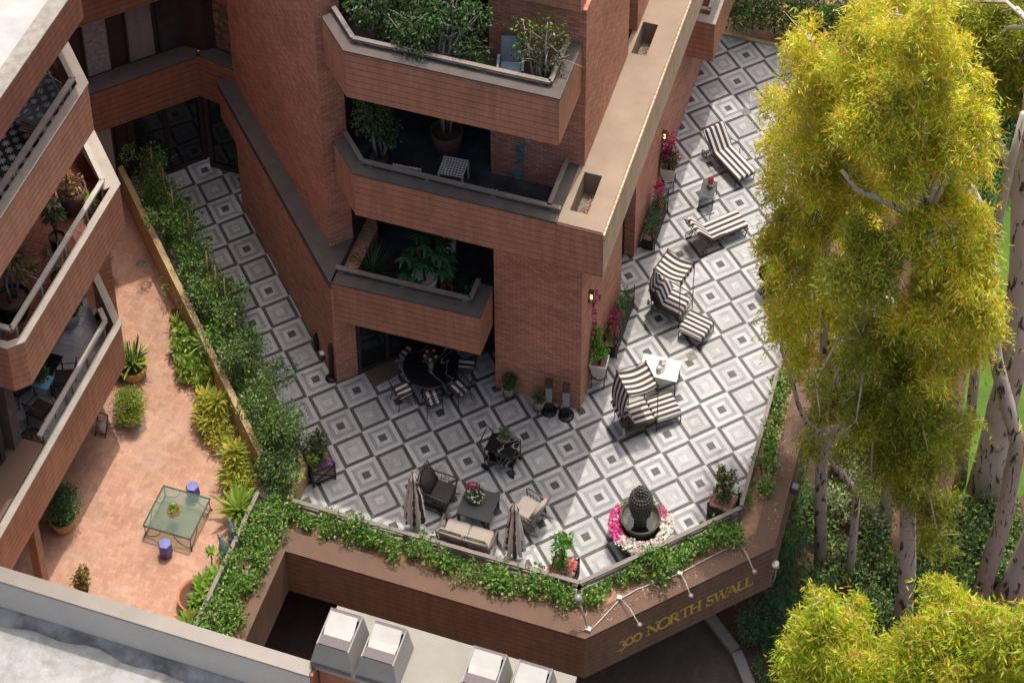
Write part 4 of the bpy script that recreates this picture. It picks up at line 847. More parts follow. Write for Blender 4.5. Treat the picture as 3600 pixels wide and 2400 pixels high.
# serving cart
r=thing('serving_cart','two tier black marble serving cart on wheels in the middle of the terrace','serving cart',(5.45,-.97,0),R(-3))
for z in (.34,.74): b=MB(); b.box(-.38,-.27,z,.38,.27,z+.03); b.build('shelf',M_NERO,r,.006)
b=MB()
for x in (-.38,.38):
    for y in (-.27,.27): b.tube([(x,y,.1),(x,y,.82)],.014,6)
for y in (-.28,.28): b.tube([(-.38,y,.8),(.38,y,.8)],.01,5)
b.tube([(-.38,-.27,.8),(-.5,-.27,.92),(-.52,-.22,.9),(-.52,.22,.9),(-.5,.27,.92),(-.38,.27,.8)],.016,6); b.build('frame',M_IRON,r)
for x,rr_ in ((-.36,.12),(.36,.06)):
    for y in (-.29,.29): b=MB(); b.tube([(x+rr_*.85*math.cos(R(30*i)),y,rr_+rr_*.85*math.sin(R(30*i))) for i in range(13)],.016,5,cap=False); b.tube([(x,y-.01,rr_),(x,y+.01,rr_)],rr_*.8,10); b.build('wheel',M_IRON,r)
r=thing('potted_plant','small bushy plant in a tan pot on top of the serving cart','potted plant',(5.5,-.85,.77)); b=MB(); b.lathe([(.08,0),(.11,.08),(.13,.17),(.11,.17),(.1,.14)],16); b.build('pot',plain("tan_pot",(.3,.21,.12),.7),r); tuft('foliage',[(-.03,.02,.3,.17,.15,.14)],420,.05,.025,G_SHADE,r,4); tuft('flowers',[(-.03,.02,.36,.16,.14,.1)],14,.03,.03,F_CORAL,r,5)
# rocking chairs
def rocker(label,loc,rz,cush,fr):
    r=thing('rocking_chair',label,'rocking chair',loc,rz,'cushioned rocking chairs')
    b=MB(); b.pad(-.28,-.29,.3,.32,.29,.46,.05); b.build('seat_cushion',cush,r)
    b=MB(); b.M=Matrix.Translation((-.2,0,.42))@Matrix.Rotation(R(-22),4,'Y'); n=12; pl=[(0,-.27),(0,.27),(.4,.27)]+[(.4+.18*math.sin(R(15*i)),.27*math.cos(R(15*i))) for i in range(1,12)]+[(.4,-.27)]
    b.add([(-.07,y,z) for z,y in pl]+[(.05,y,z) for z,y in pl]+[(-.1,0,.28),(.085,0,.28)],[(i,(i+1)%len(pl),len(pl)+(i+1)%len(pl),len(pl)+i) for i in range(len(pl))]+[((i+1)%len(pl),i,2*len(pl)) for i in range(len(pl))]+[(len(pl)+i,len(pl)+(i+1)%len(pl),2*len(pl)+1) for i in range(len(pl))],sm=True); b.build('back_cushion',cush,r)
    b=MB(); 
    for s in (-1,1):
        b.tube([(-.46,s*.31,.98),(-.36,s*.32,.66),(-.26,s*.32,.4),(-.3,s*.32,.14)],.017,6); b.tube([(-.34,s*.33,.64),(-.1,s*.36,.62),(.26,s*.37,.6),(.32,s*.36,.55),(.28,s*.33,.36),(.26,s*.32,.1)],.022,6)
        b.tube([(-.5,s*.32,.13),(-.35,s*.32,.05),(-.05,s*.32,.012),(.22,s*.32,.04),(.4,s*.32,.1)],.018,6); b.tube([(-.26,s*.32,.3),(.3,s*.32,.3)],.015,5); b.tube([(-.26,s*.325,.45),(.26,s*.34,.45)],.01,5)
        for i in range(5): b.tube([(-.22+i*.1,s*.325,.3),(-.2+i*.1,s*.335,.6)],.007,4)
    b.tube([(-.46,-.31,.98),(-.5,0,1.03),(-.46,.31,.98)],.017,6); b.tube([(.3,-.32,.3),(.3,.32,.3)],.015,5); b.tube([(-.26,-.32,.3),(-.26,.32,.3)],.015,5); b.tube([(-.3,-.32,.16),(-.3,.32,.16)],.012,5); b.tube([(.2,-.32,.1),(.2,.32,.1)],.012,5)
    for i in range(5): y=-.24+.12*i; b.tube([(-.25,y,.36),(-.47,y,.99)],.008,4)
    b.build('frame',fr,r)
    b=MB(); b.box(-.28,-.33,.12,.28,-.322,.29); b.box(-.28,.322,.12,.28,.33,.29); b.build('side_panel',M_WEAVE if fr is M_TAUPED else fr,r); return r
rocker('dark cushioned rocking chair left of the grey coffee table',(4.31,-2.45,0),R(-4),M_GREYC,M_TAUPED)
rocker('tan cushioned rocking chair right of the grey coffee table, half in sun',(6.55,-2.28,0),R(162),M_TAUPEC,M_TAUPEM)
# coffee table and flower bowl, sofa
r=thing('coffee_table','square dark grey coffee table between the rocking chairs','coffee table',(5.33,-2.52,0),R(-1)); b=MB(); b.box(-.43,-.42,.41,.43,.42,.45); b.build('table_top',M_GREYT,r,.008)
for x in (-.38,.38):
    for y in (-.37,.37): l=MB(); l.box(x-.03,y-.03,0,x+.03,y+.03,.41); l.build('leg',M_GREYT,r)
r=thing('flower_bowl','bowl of magenta and white flowers on the grey coffee table','flower bowl',(5.2,-2.4,.45)); b=MB(); b.lathe([(.14,0),(.19,.06),(.21,.12),(.19,.12)],18); b.build('bowl',M_BRONZE,r); tuft('foliage',[(0,0,.2,.26,.25,.15)],700,.05,.03,G_SHADE,r,1); tuft('magenta_flowers',[(-.06,.1,.27,.17,.12,.12)],170,.05,.045,F_MAG,r,2,shell=.8); tuft('white_flowers',[(.05,-.09,.24,.22,.16,.12)],60,.055,.05,F_WHITE,r,3,shell=.85)
r=thing('sofa','taupe cushioned metal love seat with its lattice back to the front railing','sofa',(5.35,-3.45,0),R(-1))
b=MB(); b.pad(-.6,-.2,.28,0,.36,.44,.05); b.pad(.0,-.2,.28,.6,.36,.44,.05); b.build('seat_cushion',M_TAUPEC,r)
b=MB(); b.M=Matrix.Translation((0,-.22,.42))@Matrix.Rotation(R(14),4,'X'); b.pad(-.62,-.06,0,-.005,.1,.44,.05); b.pad(.005,-.06,0,.62,.1,.44,.05); b.build('back_cushion',M_TAUPEC,r)
b=MB()
for s in (-1,1): b.tube([(s*.66,-.3,.0),(s*.65,-.27,.42),(s*.66,-.38,.84)],.018,6); b.tube([(s*.66,-.34,.68),(s*.69,-.1,.63),(s*.69,.28,.6),(s*.67,.36,.5),(s*.66,.34,0)],.022,6); b.tube([(s*.65,-.27,.27),(s*.65,.36,.27)],.015,5)
b.tube([(-.66,-.38,.84),(-.3,-.4,.87),(0,-.39,.84),(.3,-.4,.87),(.66,-.38,.84)],.018,6); b.tube([(-.65,-.28,.4),(.65,-.28,.4)],.014,5); b.tube([(-.65,.36,.27),(.65,.36,.27)],.015,5)
for x0 in (-.64,-.21,.22): b.tube([(x0,-.29,.42),(x0+.21,-.34,.6),(x0+.42,-.38,.82)],.011,5); b.tube([(x0+.42,-.29,.42),(x0+.21,-.34,.64),(x0,-.38,.82)],.011,5)
b.build('frame',M_TAUPEM,r)
# closed umbrellas
M_UMB=stripe_mat("umbrella_stripe_u",(.62,.59,.54),(.05,.036,.032),1,0); 
t=NT("umbrella_stripe"); x,y,z=t.sep(t.obj()); an=t.math('DIVIDE',t.math('ARCTAN2',y,x),2*math.pi); w=t.noise(t.obj(),5,2); fr=t.math('FRACT',t.math('MULTIPLY_ADD',an,6.0,t.math('MULTIPLY',w,.6))); M_UMB=t.fin(t.mix(t.math('LESS_THAN',fr,.32),(.68,.65,.6,1),(.075,.055,.048,1)),.9,0,.1)
for k,(x,y) in enumerate(((4.0,-3.43),(6.57,-3.47))):
    r=thing('patio_umbrella',['closed striped patio umbrella left of the sofa','closed striped patio umbrella right of the sofa'][k],'umbrella',(x,y,0),k*1.0,'closed striped umbrellas')
    b=MB(); b.lathe([(.27,0),(.28,.05),(.27,.07),(.06,.08),(.05,.3),(.0,.3)],24); b.build('base',plain("concrete_base",(.4,.39,.37),.8,0,.1,6,.2),r); b=MB(); b.tube([(0,0,.1),(0,0,2.25)],.022,8); b.build('pole',M_BRONZE,r)
    b=MB(); n=36; prof=[(.235,.52),(.22,.7),(.19,1.1),(.15,1.5),(.10,1.85),(.085,1.98),(.12,2.02),(.1,2.12),(.05,2.24),(.03,2.27)]
    vs=[];fs=[]
    for i,(rr_,z) in enumerate(prof):
        for j in range(n): a=2*math.pi*j/n; f=1+(.24 if z<2 else .1)*math.cos(9*a+k+.4*math.sin(z*3))*(1 if z<2 else .6)+.05*math.sin(4*a+z*5); zz=z+(.05*math.sin(9*a+1) if i==0 else 0); vs.append((rr_*f*math.cos(a),rr_*f*math.sin(a),zz))
    for i in range(len(prof)-1):
        for j in range(n): fs.append((i*n+j,i*n+(j+1)%n,(i+1)*n+(j+1)%n,(i+1)*n+j))
    b.add(vs,fs,sm=True); b.build('canopy',M_UMB,r); b=MB(); b.lathe([(.03,2.26),(.03,2.3),(.015,2.31)],10); b.ball((0,0,2.34),.032,n=10,m=8); b.build('finial',plain("copper_finial",(.45,.27,.2),.4,.4),r)
# X panel planters with flowering shrubs
M_PANEL=plain("weathered_panel",(.24,.21,.18),.75,0,.3,5,.2)
def xplanter(label,loc,rz,kind):
    r=thing('box_planter',label,'planter',loc,rz,'square planters with crossed panels'); w=.29; h=.58
    b=MB(); b.box(-w,-w,.12,w,w,h-.04); b.build('panel_box',M_PANEL if kind<2 else M_IRON,r); b=MB(); b.box(-w+.02,-w+.02,h-.06,w-.02,w-.02,h-.03); b.build('soil',M_SOIL,r)
    b=MB()
    for sx in (-1,1):
        for sy in (-1,1): b.box(sx*w-.02,sy*w-.02,0,sx*w+.02,sy*w+.02,h+.03); b.ball((sx*w,sy*w,h+.05),.03,n=8,m=6)
    for s in (-1,1):
        for z in (.13,h-.02): b.beam((-w,s*w,z),(w,s*w,z),.03); b.beam((s*w,-w,z),(s*w,w,z),.03)
        b.beam((-w,s*(w+.012),.14),(w,s*(w+.012),h-.04),.022); b.beam((w,s*(w+.012),.14),(-w,s*(w+.012),h-.04),.022); b.beam((s*(w+.012),-w,.14),(s*(w+.012),w,h-.04),.022); b.beam((s*(w+.012),w,.14),(s*(w+.012),-w,h-.04),.022)
    b.build('frame',M_IRON,r); return r
r=xplanter('square panel planter of mixed flowers at the left end of the terrace',(1.18,-2.62,0),R(43),0); tuft('foliage',[(-.05,.1,.95,.3,.28,.25),(-.1,.0,.7,.28,.28,.15),(.05,.15,1.2,.22,.2,.2)],700,.1,.045,G_FICUS,r,1); tuft('shoot_foliage',[(-.2,-.1,.85,.12,.12,.15)],60,.11,.06,G_LIME,r,2); tuft('purple_flowers',[(.1,-.22,.62,.2,.08,.06)],60,.06,.05,F_PURP,r,3); tuft('red_flowers',[(-.25,.05,.66,.08,.2,.08),(.0,.1,1.05,.1,.1,.1)],40,.05,.05,F_MAG,r,4); stems(r,5,.8,.012,.2,z0=.5)
r=xplanter('square planter of coral flowers and a tall young shrub at the front railing corner',(7.85,-3.62,0),R(0),2); tuft('foliage',[(-.1,.05,.75,.2,.2,.2),(-.12,.1,1.25,.17,.17,.3),(.02,.1,1.45,.2,.15,.14)],420,.12,.05,G_BRIGHT,r,5); tuft('coral_flowers',[(.17,-.02,.68,.11,.2,.08),(-.22,-.15,.63,.1,.08,.06)],70,.075,.07,F_CORAL,r,6,shell=.7); tuft('purple_flowers',[(.0,.05,.72,.06,.06,.05)],14,.06,.05,F_PURP,r,7); tuft('silver_foliage',[(.05,-.18,.64,.2,.1,.08)],200,.06,.03,leafmat("silver_leaf",[(.25,.3,.24),(.2,.25,.17)],.2),r,8); stems(r,4,.9,.01,.12,z0=.5)
r=xplanter('square dark planter with a staked shrub beside the tree side railing',(11.05,-.68,0),R(-8),2); tuft('foliage',[(0,0,.85,.24,.24,.25),(-.12,.1,1.3,.1,.1,.28),(.14,.1,1.35,.1,.1,.25)],620,.09,.04,G_FICUS,r,9); tuft('copper_tips',[(-.12,.1,1.45,.13,.13,.16),(.15,.1,1.5,.13,.13,.16)],90,.11,.045,G_TIP,r,10); tuft('pink_flowers',[(-.25,-.1,.66,.1,.15,.08),(.25,-.05,.7,.08,.2,.08),(0,-.25,.64,.2,.06,.06)],60,.05,.05,F_CORAL,r,11); b=MB(); b.tube([(0,.05,.5),(.02,.06,1.4)],.014,6); b.build('stake',plain("red_brown_stake",(.3,.1,.05),.7),r); stems(r,5,.9,.01,.2,z0=.5)
# fountain in its flower planter
r=thing('fountain_planter','round dark planter ringed with pink and white flowers around the fountain','planter',(9.3,-1.98,0))
b=MB(); b.lathe([(.58,0),(.64,.2),(.7,.42),(.74,.46),(.74,.5),(.69,.5),(.68,.42)],40); b.build('tub',M_BRONZE,r); b=MB(); b.lathe([(.45,.42),(.69,.43)],40,cap=False); b.build('soil',M_SOIL,r)
rg=np.random.default_rng(4)
def ringp(n,a0,a1,r0,r1,z0,z1): a=R(a0)+rg.random(n)*R(a1-a0); rr=r0+(r1-r0)*rg.random(n); return np.stack([rr*np.cos(a),rr*np.sin(a),z0+(z1-z0)*rg.random(n)],1)
p=ringp(2600,0,360,.5,.76,.46,.58); leaves('foliage',p,rg.normal(size=(2600,3))+[0,0,.7],.07,.035,G_BRIGHT,r)
for nm,m,n,a0,a1,L in (('pink_flowers',F_PINK,520,150,235,.07),('magenta_flowers',F_PINK,120,20,70,.06),('white_flowers',F_WHITE,620,235,400,.075),('white_flowers',F_WHITE,120,150,235,.06),('mauve_flowers',leafmat("mauve_petal",[(.62,.2,.42),(.7,.35,.52)],.3),150,225,330,.055),('violet_flowers',F_PURP,60,160,300,.05)):
    p=ringp(n,a0,a1,.5,.77,.56,.66); leaves(nm,p,rg.normal(size=(n,3))*[1,1,.4],L,L*.95,m,r,N=rg.normal(size=(n,3))*.4+np.array([0,-.3,1.0]))
M_FOUNT=plain("dark_bronze_stone",(.085,.08,.07),.45,.15,.3,6,.45,.2); M_VERD=plain("mossy_bowl_inside",(.22,.23,.17),.6,0,.45,5,.3,.2)
r=thing('head_fountain','dark stone bowl fountain with a curled haired head rising from it','fountain',(9.27,-1.9,.42))
b=MB(); b.lathe([(.3,0),(.42,.12),(.49,.34),(.5,.4),(.46,.4),(.44,.34)],40,cap=False); b.build('bowl',M_FOUNT,r); b=MB(); b.lathe([(.455,.395),(.42,.24),(.3,.1),(.0,.06)],40,cap=False); b.build('bowl_inside',M_VERD,r); b=MB(); b.lathe([(.34,.13),(.0,.13)],40,cap=False); b.build('water',plain("dark_water",(.012,.014,.01),.05,0,.2,3,.5),r)
b=MB(); b.lathe([(.15,.06),(.16,.2),(.15,.4),(.2,.5),(.255,.66),(.27,.82),(.25,.98),(.2,1.08),(.13,1.12),(.12,1.14),(.115,1.2),(.07,1.26),(0,1.28)],28); [b.v.__setitem__(i,(p[0],p[1],p[2]*1.16)) for i,p in enumerate(b.v)]; b.build('head',M_FOUNT,r)
b=MB(); rows=[(.22,.48),(.235,.56),(.255,.64),(.27,.73),(.275,.82),(.268,.91),(.245,.99),(.205,1.06),(.15,1.115),(.125,1.17),(.09,1.235),(.04,1.275)]
for i,(rr_,z) in enumerate(rows):
    n=max(4,int(2*math.pi*rr_/.068))
    for j in range(n):
        a=2*math.pi*(j+.5*(i%2))/n; b.ball((rr_*math.cos(a),rr_*math.sin(a),z*1.16),.034,.034,.036,7,5)
b.build('hair_curls',M_FOUNT,r)
r=MB(); r.ball((0,0,0),.025,.06,.012,8,6); o=r.build('goldfish',plain("orange_red",(.55,.1,.04),.4)); o.location=(9.62,-1.65,.64); o.rotation_euler=(R(25),0,R(20)); tag(o,'small orange leaf shaped ornament on the rim inside the fountain bowl','ornament')
# white square pots of bougainvillea, trellis screens, wall lamps
def whitepot(label,loc,rz,lean):
    r=thing('potted_plant',label,'potted plant',loc,rz,'bougainvilleas in white pots'); r.scale=(1.3,1.3,1.25); b=MB(); z0,z1=.3,.72
    b.add([(-.11,-.11,z0),(.11,-.11,z0),(.11,.11,z0),(-.11,.11,z0),(-.18,-.18,z1),(.18,-.18,z1),(.18,.18,z1),(-.18,.18,z1),(-.15,-.15,z1),(.15,-.15,z1),(.15,.15,z1),(-.15,.15,z1),(-.14,-.14,z1-.1),(.14,-.14,z1-.1),(.14,.14,z1-.1),(-.14,.14,z1-.1)],[(0,3,2,1)]+[(i,(i+1)%4,4+(i+1)%4,4+i) for i in range(4)]+[(4+i,4+(i+1)%4,8+(i+1)%4,8+i) for i in range(4)]+[(8+i,8+(i+1)%4,12+(i+1)%4,12+i) for i in range(4)]); b.build('pot',M_WHITE,r,.01)
    b=MB(); b.box(-.145,-.145,z1-.12,.145,.145,z1-.1); b.build('soil',M_SOIL,r); b=MB(); b.tube([(.15*math.cos(R(30*i)),.15*math.sin(R(30*i)),.29) for i in range(13)],.014,5,cap=False)
    for x in (-.13,.13):
        for y in (-.13,.13): b.tube([(x,y,0),(x,y,.36)],.011,5)
    b.build('stand',M_IRON,r); tuft('foliage',lean[0],lean[3],.07,.04,G_BRIGHT if lean[4] else G_SHADE,r,21); tuft('flowers',lean[1],lean[2],.055,.05,F_MAG,r,22,shell=.5); stems(r,6,.9,.01,.18,z0=.6); return r
whitepot('tall bougainvillea in a white square pot on an iron stand beside the nearer wall lamp',(7.07,2.12,0),R(5),([(-.05,.05,.95,.22,.2,.2),(-.12,.1,1.35,.14,.16,.3)],[(-.16,.1,1.5,.1,.1,.3),(-.2,.12,1.95,.07,.08,.25),(-.16,.15,2.35,.13,.14,.2),(-.2,-.05,.95,.1,.1,.12)],230,650,1))
whitepot('bushy bougainvillea in a white square pot beneath the far wall lantern',(7.1,9.12,0),R(5),([(0,0,.95,.22,.22,.2)],[(0,0,1.0,.2,.18,.2),(-.05,.1,1.3,.16,.16,.3),(.05,0,.85,.2,.2,.1)],380,380,0))
def trellis(label,loc,y1,seed,fl):
    r=thing('trellis_planter',label,'planter',loc,0,'trellis planters along the wall'); L=y1
    b=MB(); b.box(-.3,0,0,.02,L,.38); b.build('trough',M_IRON,r); b=MB(); b.box(-.28,.02,.38,0,L-.02,.385); b.build('soil',M_SOIL,r)
    b=MB(); 
    for y in (0,L): b.tube([(.06,y,0),(.06,y,.95)],.016,6)
    for z in (.2,.55,.92): b.tube([(.06,0,z),(.06,L,z)],.011,5)
    n=int(L/.22)
    for i in range(n): y=L*i/n; b.tube([(.06,y,.55),(.06,y+L/n/2,.92),(.06,y+L/n,.55)],.007,4); b.tube([(.06,y,.2),(.06,y+L/n,.55)],.007,4)
    b.build('trellis',M_BRONZE,r); cs=[(-.12,L*(.1+.8*i/5),.55+.25*random.random(),.18,.22,.25) for i in range(6)]
    tuft('foliage',cs,1300,.075,.03,G_SHADE,r,seed); tuft('flowers',fl,150,.06,.055,F_MAG,r,seed+1,shell=.5); stems(r,6,.8,.012,.25,z0=.35); return r
trellis('low trellis screened planter with magenta bougainvillea next to the nearer white pot',(7.24,3.0,0),1.7,31,[(-.15,.5,1.05,.14,.25,.16),(-.05,.1,1.0,.1,.1,.1)])
trellis('low trellis screened planter with bougainvillea between the window and the far white pot',(7.26,6.75,0),1.45,41,[(-.15,1.2,1.15,.13,.2,.25),(-.05,.9,.9,.08,.1,.1)])
M_GLOW=NT("warm_lamp_glow"); M_GLOW.b.inputs['Emission Color'].default_value=(1,.62,.22,1); M_GLOW.b.inputs['Emission Strength'].default_value=5; M_GLOW=M_GLOW.fin((.9,.7,.4),.4)
for lab,loc in (('lit brass wall lamp near the corner of the brick block',(6.845,1.85,3.6)),('lit wall lantern above the far bougainvillea pot',(6.845,9.25,1.85))):
    r=thing('wall_lamp',lab,'wall lamp',loc); b=MB(); b.box(0,-.08,-.18,.02,.08,.18); b.box(.02,-.07,.14,.12,.07,.17); b.box(.02,-.07,-.17,.12,.07,-.14)
    for y in (-.065,.065): b.box(.1,y-.008,-.14,.12,y+.008,.14)
    b.build('body',M_BRONZE,r); b=MB(); b.ball((.07,0,.07),.035,n=8,m=6); b.ball((.07,0,-.06),.035,n=8,m=6); b.build('bulb',M_GLOW,r)
# things standing by the walkway wall
r=thing('lantern','black metal lantern standing at the foot of the long brick wall','lantern',(*un(1116,1222,0)[:2],0)); b=MB(); b.lathe([(.1,0),(.12,.04),(.1,.08),(.12,.3),(.1,.45),(.05,.55),(.02,.6)],10); b.build('body',M_IRON,r); b=MB(); b.tube([(.1*math.cos(R(20*i)),0,.58+.1*math.sin(R(20*i))) for i in range(10)],.008,5); b.build('handle',M_IRON,r)
r=thing('jar_candle','white topped jar on the floor by the brick pillar','jar',(*un(1136,1262,0)[:2],0)); b=MB(); b.lathe([(.06,0),(.075,.06),(.07,.22)],14); b.build('jar',M_TAUPED,r); b=MB(); b.lathe([(.075,.22),(.08,.25),(.06,.27)],14); b.build('lid',M_WHITE,r)
r=thing('folded_umbrella','dark folded umbrella leaning against the corner of the brick pillar','umbrella',(*un(1166,1330,0)[:2],0)); b=MB(); b.tube([(0,0,.06),(.02,.02,1.25)],[.05,.075],10); b.ball((.02,.02,1.27),.07,.07,.05,10,6); b.build('cloth',plain("dark_wine_cloth",(.05,.02,.025),.8),r); b=MB(); b.lathe([(.16,0),(.16,.04),(.05,.07)],16); b.build('base',M_IRON,r)
r=thing('pedestal_table','dark pedestal table half hidden by the eucalyptus at the terrace edge','table',(*un(2712,1020,0)[:2],0)); b=MB(); b.lathe([(.26,0),(.24,.03),(.05,.06),(.04,.3),(.06,.36),(.035,.5),(.05,.66)],16); b.build('pedestal',M_IRON,r); b=MB(); b.lathe([(.38,.67),(.39,.7),(.0,.7)],24); b.build('table_top',M_IRON,r)
# ---------------------------------------------------------------- sign lights on the planter
M_LITE=plain("pale_grey_fitting",(.5,.45,.42),.5,.2,.15,9,.4)
def arm(lab,a,h):
    A=Vector(un(*a,.31)); H=Vector(un(*h,.42)); r=thing('sign_light',lab,'sign light',A,0,'arm lights over the sign'); d=H-A
    b=MB(); b.box(-.06,-.05,0,.06,.05,.1); b.build('junction_box',M_LITE,r); b=MB(); b.tube([(0,0,.08),tuple(d*.5+Vector((0,0,.16))),tuple(d)],.014,6); ar=b.build('arm',M_LITE,r)
    b=MB(); b.M=Matrix.Translation(d)@Matrix.Rotation(R(35),4,'X'); b.lathe([(.02,.05),(.05,.03),(.065,-.06),(.06,-.1),(.0,-.09)],12); b.build('lamp_head',plain("grey_lamp_head",(.3,.28,.27),.5,.3),ar)
arm('arm light over the first numerals of the address sign',(2178,2106),(2248,2196)); arm('arm light over the middle of the address sign',(2390,2020),(2428,2094)); arm('arm light over the last word of the address sign',(2594,1908),(2652,2010))
b=MB(); cp=[un(*p,.33) for p in ((2072,2216),(2100,2190),(2178,2106),(2240,2070),(2390,2015),(2480,1965),(2594,1908))]; b.tube(cp,.016,6); o=b.build('conduit',M_LITE); tag(o,'pale conduit pipe lying along the planter coping between the sign lights','pipe')
A=un(2068,2215,.3); G0=unY(2033,2102,A[1]+.1); r=thing('globe_lamp','grey globe lamp on a leaning pole at the corner of the address planter','lamp',A); b=MB(); b.tube([(0,0,0),tuple((Vector(G0)-Vector(A))*.6),tuple(Vector(G0)-Vector(A))],.02,8); b.build('pole',M_LITE,r)
b=MB(); b.box(-.07,-.05,-.0,.07,.05,.09); b.build('junction_box',M_LITE,r); b=MB(); b.ball(tuple(Vector(G0)-Vector(A)),.105,n=16,m=12); b.build('globe',plain("smoky_globe",(.26,.25,.24),.25,.1,.1,9,.5),r)
A=Vector((12.62,-1.62,-.05)); r=thing('flood_light','white flood light on a bracket beside the last letters of the sign','flood light',A); b=MB(); b.M=Matrix.Rotation(R(-30),4,'Y'); b.lathe([(.035,-.07),(.05,-.03),(.095,.05),(.095,.08),(.0,.08)],14); b.build('lamp_head',M_WHITE,r); b=MB(); b.tube([(0,0,-.05),(-.02,0,-.5),(-.1,.02,-.9)],.015,6); b.build('bracket',M_LITE,r)
A=Vector((12.6,.55,.0)); r=thing('wall_lantern','small dark grey lantern fixed to the outer face of the planter on the tree side','wall lamp',A); b=MB(); b.box(-.1,-.1,-.1,.1,.1,.14); b.build('body',plain("grey_lantern",(.13,.13,.14),.4,.3),r,.03)
# ---------------------------------------------------------------- brick patio
M_GREENF=plain("green_bronze_frame",(.035,.05,.045),.4,.4,.3,9,.4)
t=NT("green_tinted_glass"); t.fin((.62,.8,.74),.03,0,.5); t.b.inputs['Transmission Weight'].default_value=0
tr=t.n("ShaderNodeBsdfTransparent"); tr.inputs[0].default_value=(.78,.86,.82,1); ms=t.n("ShaderNodeMixShader"); fr=t.n("ShaderNodeFresnel"); fr.inputs[0].default_value=1.45
t.b.inputs['Base Color'].default_value=(.3,.45,.4,1)
t.l(t.math('ADD',fr.outputs[0],.10),ms.inputs[0]); t.l(tr.outputs[0],ms.inputs[1]); t.l(t.b.outputs[0],ms.inputs[2]); t.l(ms.outputs[0],t.t.nodes["Material Output"].inputs[0]); M_TGL=t.m
r=thing('glass_table','large square coffee table with green tinted glass top and scrolled legs','coffee table',(-1.63,-4.98,0),R(0))
b=MB(); b.box(-.61,-.57,.445,.61,.57,.457); b.build('glass_top',M_TGL,r); b=MB()
for s in (-1,1): b.beam((-.63,s*.585,.44),(.63,s*.585,.44),.03,.03); b.beam((s*.625,-.57,.44),(s*.625,.57,.44),.03,.03)
for sx in (-1,1):
    for sy in (-1,1):
        b.tube([(sx*.62,sy*.58,.44),(sx*.6,sy*.56,.3),(sx*.61,sy*.57,.1),(sx*.64,sy*.6,0)],[.014,.012,.014,.02],6)
        b.tube([(sx*(.6-.42*math.sin(R(15*i))),sy*.57,.05+.36*(1-math.cos(R(15*i)))) for i in range(7)],.01,5); b.tube([(sx*.61,sy*(.56-.4*math.sin(R(15*i))),.05+.36*(1-math.cos(R(15*i)))) for i in range(7)],.01,5)
b.build('frame',M_GREENF,r)
M_BLUE=plain("blue_glazed_ceramic",(.07,.075,.26),.22,0,.25,7,.6); M_BLUET=plain("pale_blue_glaze",(.16,.18,.42),.2,0,.15,7,.6)
for lab,loc in (('hexagonal blue ceramic garden stool in front of the glass table','near'),('hexagonal blue ceramic garden stool behind the glass table','far')):
    r=thing('garden_stool',lab,'garden stool',(-1.54,-5.86,0) if loc=='near' else (-1.57,-4.2,0),R(8),'blue garden stools'); b=MB(); b.lathe([(.13,0),(.165,.1),(.19,.24),(.175,.38),(.155,.455)],6,sm=False); b.build('body',M_BLUE,r,.008); b=MB(); b.lathe([(.155,.455),(.15,.465),(.0,.467)],6,sm=False); b.build('top',M_BLUET,r)
    b=MB()
    for k in range(6):
        for i in range(3):
            for j in range(3): a=R(60*k+30); d=Vector((math.cos(a),math.sin(a),0)); u=Vector((-d.y,d.x,0)); p=d*.152+u*(.035*(i-1))+Vector((0,0,.16+.045*j)); p2=p-d*.0; b.ball(tuple(p2),.011,.011,.011,6,4)
    b.build('piercings',M_IRON,r)
r=thing('succulent_dish','terracotta dish of yellow green succulents on the glass table','potted plant',(-1.7,-4.98,.458)); b=MB(); b.lathe([(.1,0),(.15,.06),(.16,.08),(.14,.08),(.12,.06)],20); b.build('dish',plain("terracotta",(.5,.16,.07),.8,0,.15),r); tuft('succulents',[(0,0,.1,.12,.12,.06)],420,.045,.03,G_LIME,r,4,jit=.5)
M_BIRD=plain("blue_grey_bird_glaze",(.1,.16,.2),.35,0,.3,9,.5,.2)
def bird(lab,loc,rz):
    r=thing('bird_statue',lab,'bird statue',loc,rz,'blue bird statues'); b=MB(); b.tube([(.16,0,.1),(.08,0,.3),(.0,0,.46),(-.04,0,.58),(-.07,0,.66),(-.13,0,.7)],[.04,.13,.13,.075,.05,.045],14); b.ball((-.12,0,.71),.062,.05,.05); b.tube([(.12,0,.2),(.22,0,.08),(.3,0,.02)],[.1,.06,.02],10); b.build('body',M_BIRD,r)
    b=MB(); b.tube([(-.16,0,.705),(-.25,0,.69)],[.022,.004],8); b.build('beak',M_IRON,r)
    for s in (-1,1): b=MB(); b.M=Matrix.Translation((.07,s*.1,.33))@Matrix.Rotation(R(35),4,'Y'); b.ball((0,0,0),.16,.035,.09); b.build('wing',M_BIRD,r)
    b=MB(); b.box(-.12,-.1,0,.2,.1,.08); b.build('base',M_BIRD,r,.02)
bird('blue glazed bird statue farther up the railing beside the patio planter',(*un(822,1905,0)[:2],0),R(-35)); bird('blue glazed bird statue nearer the tall succulent on the patio',(*un(790,1962,0)[:2],0),R(-30))
M_TERRA=plain("old_terracotta",(.36,.15,.08),.85,0,.25,6,.15); M_YPOT=plain("ochre_pot",(.46,.28,.1),.6,0,.2,5,.3)
def pot(r,rad,h,m=None,z=0,rim=True): b=MB(); b.lathe([(rad*.68,z),(rad*.9,z+h*.5),(rad,z+h),(rad*.88,z+h),(rad*.85,z+h*.8)],22,cap=False); o=b.build('pot',m or M_TERRA,r); b=MB(); b.lathe([(rad*.86,z+h*.84),(0,z+h*.86)],18,cap=False); b.build('soil',M_DIRT,o); return o
def pp(lab,px,py,name='potted_plant'): return thing(name,lab,'potted plant',(*un(px,py,0)[:2],0))
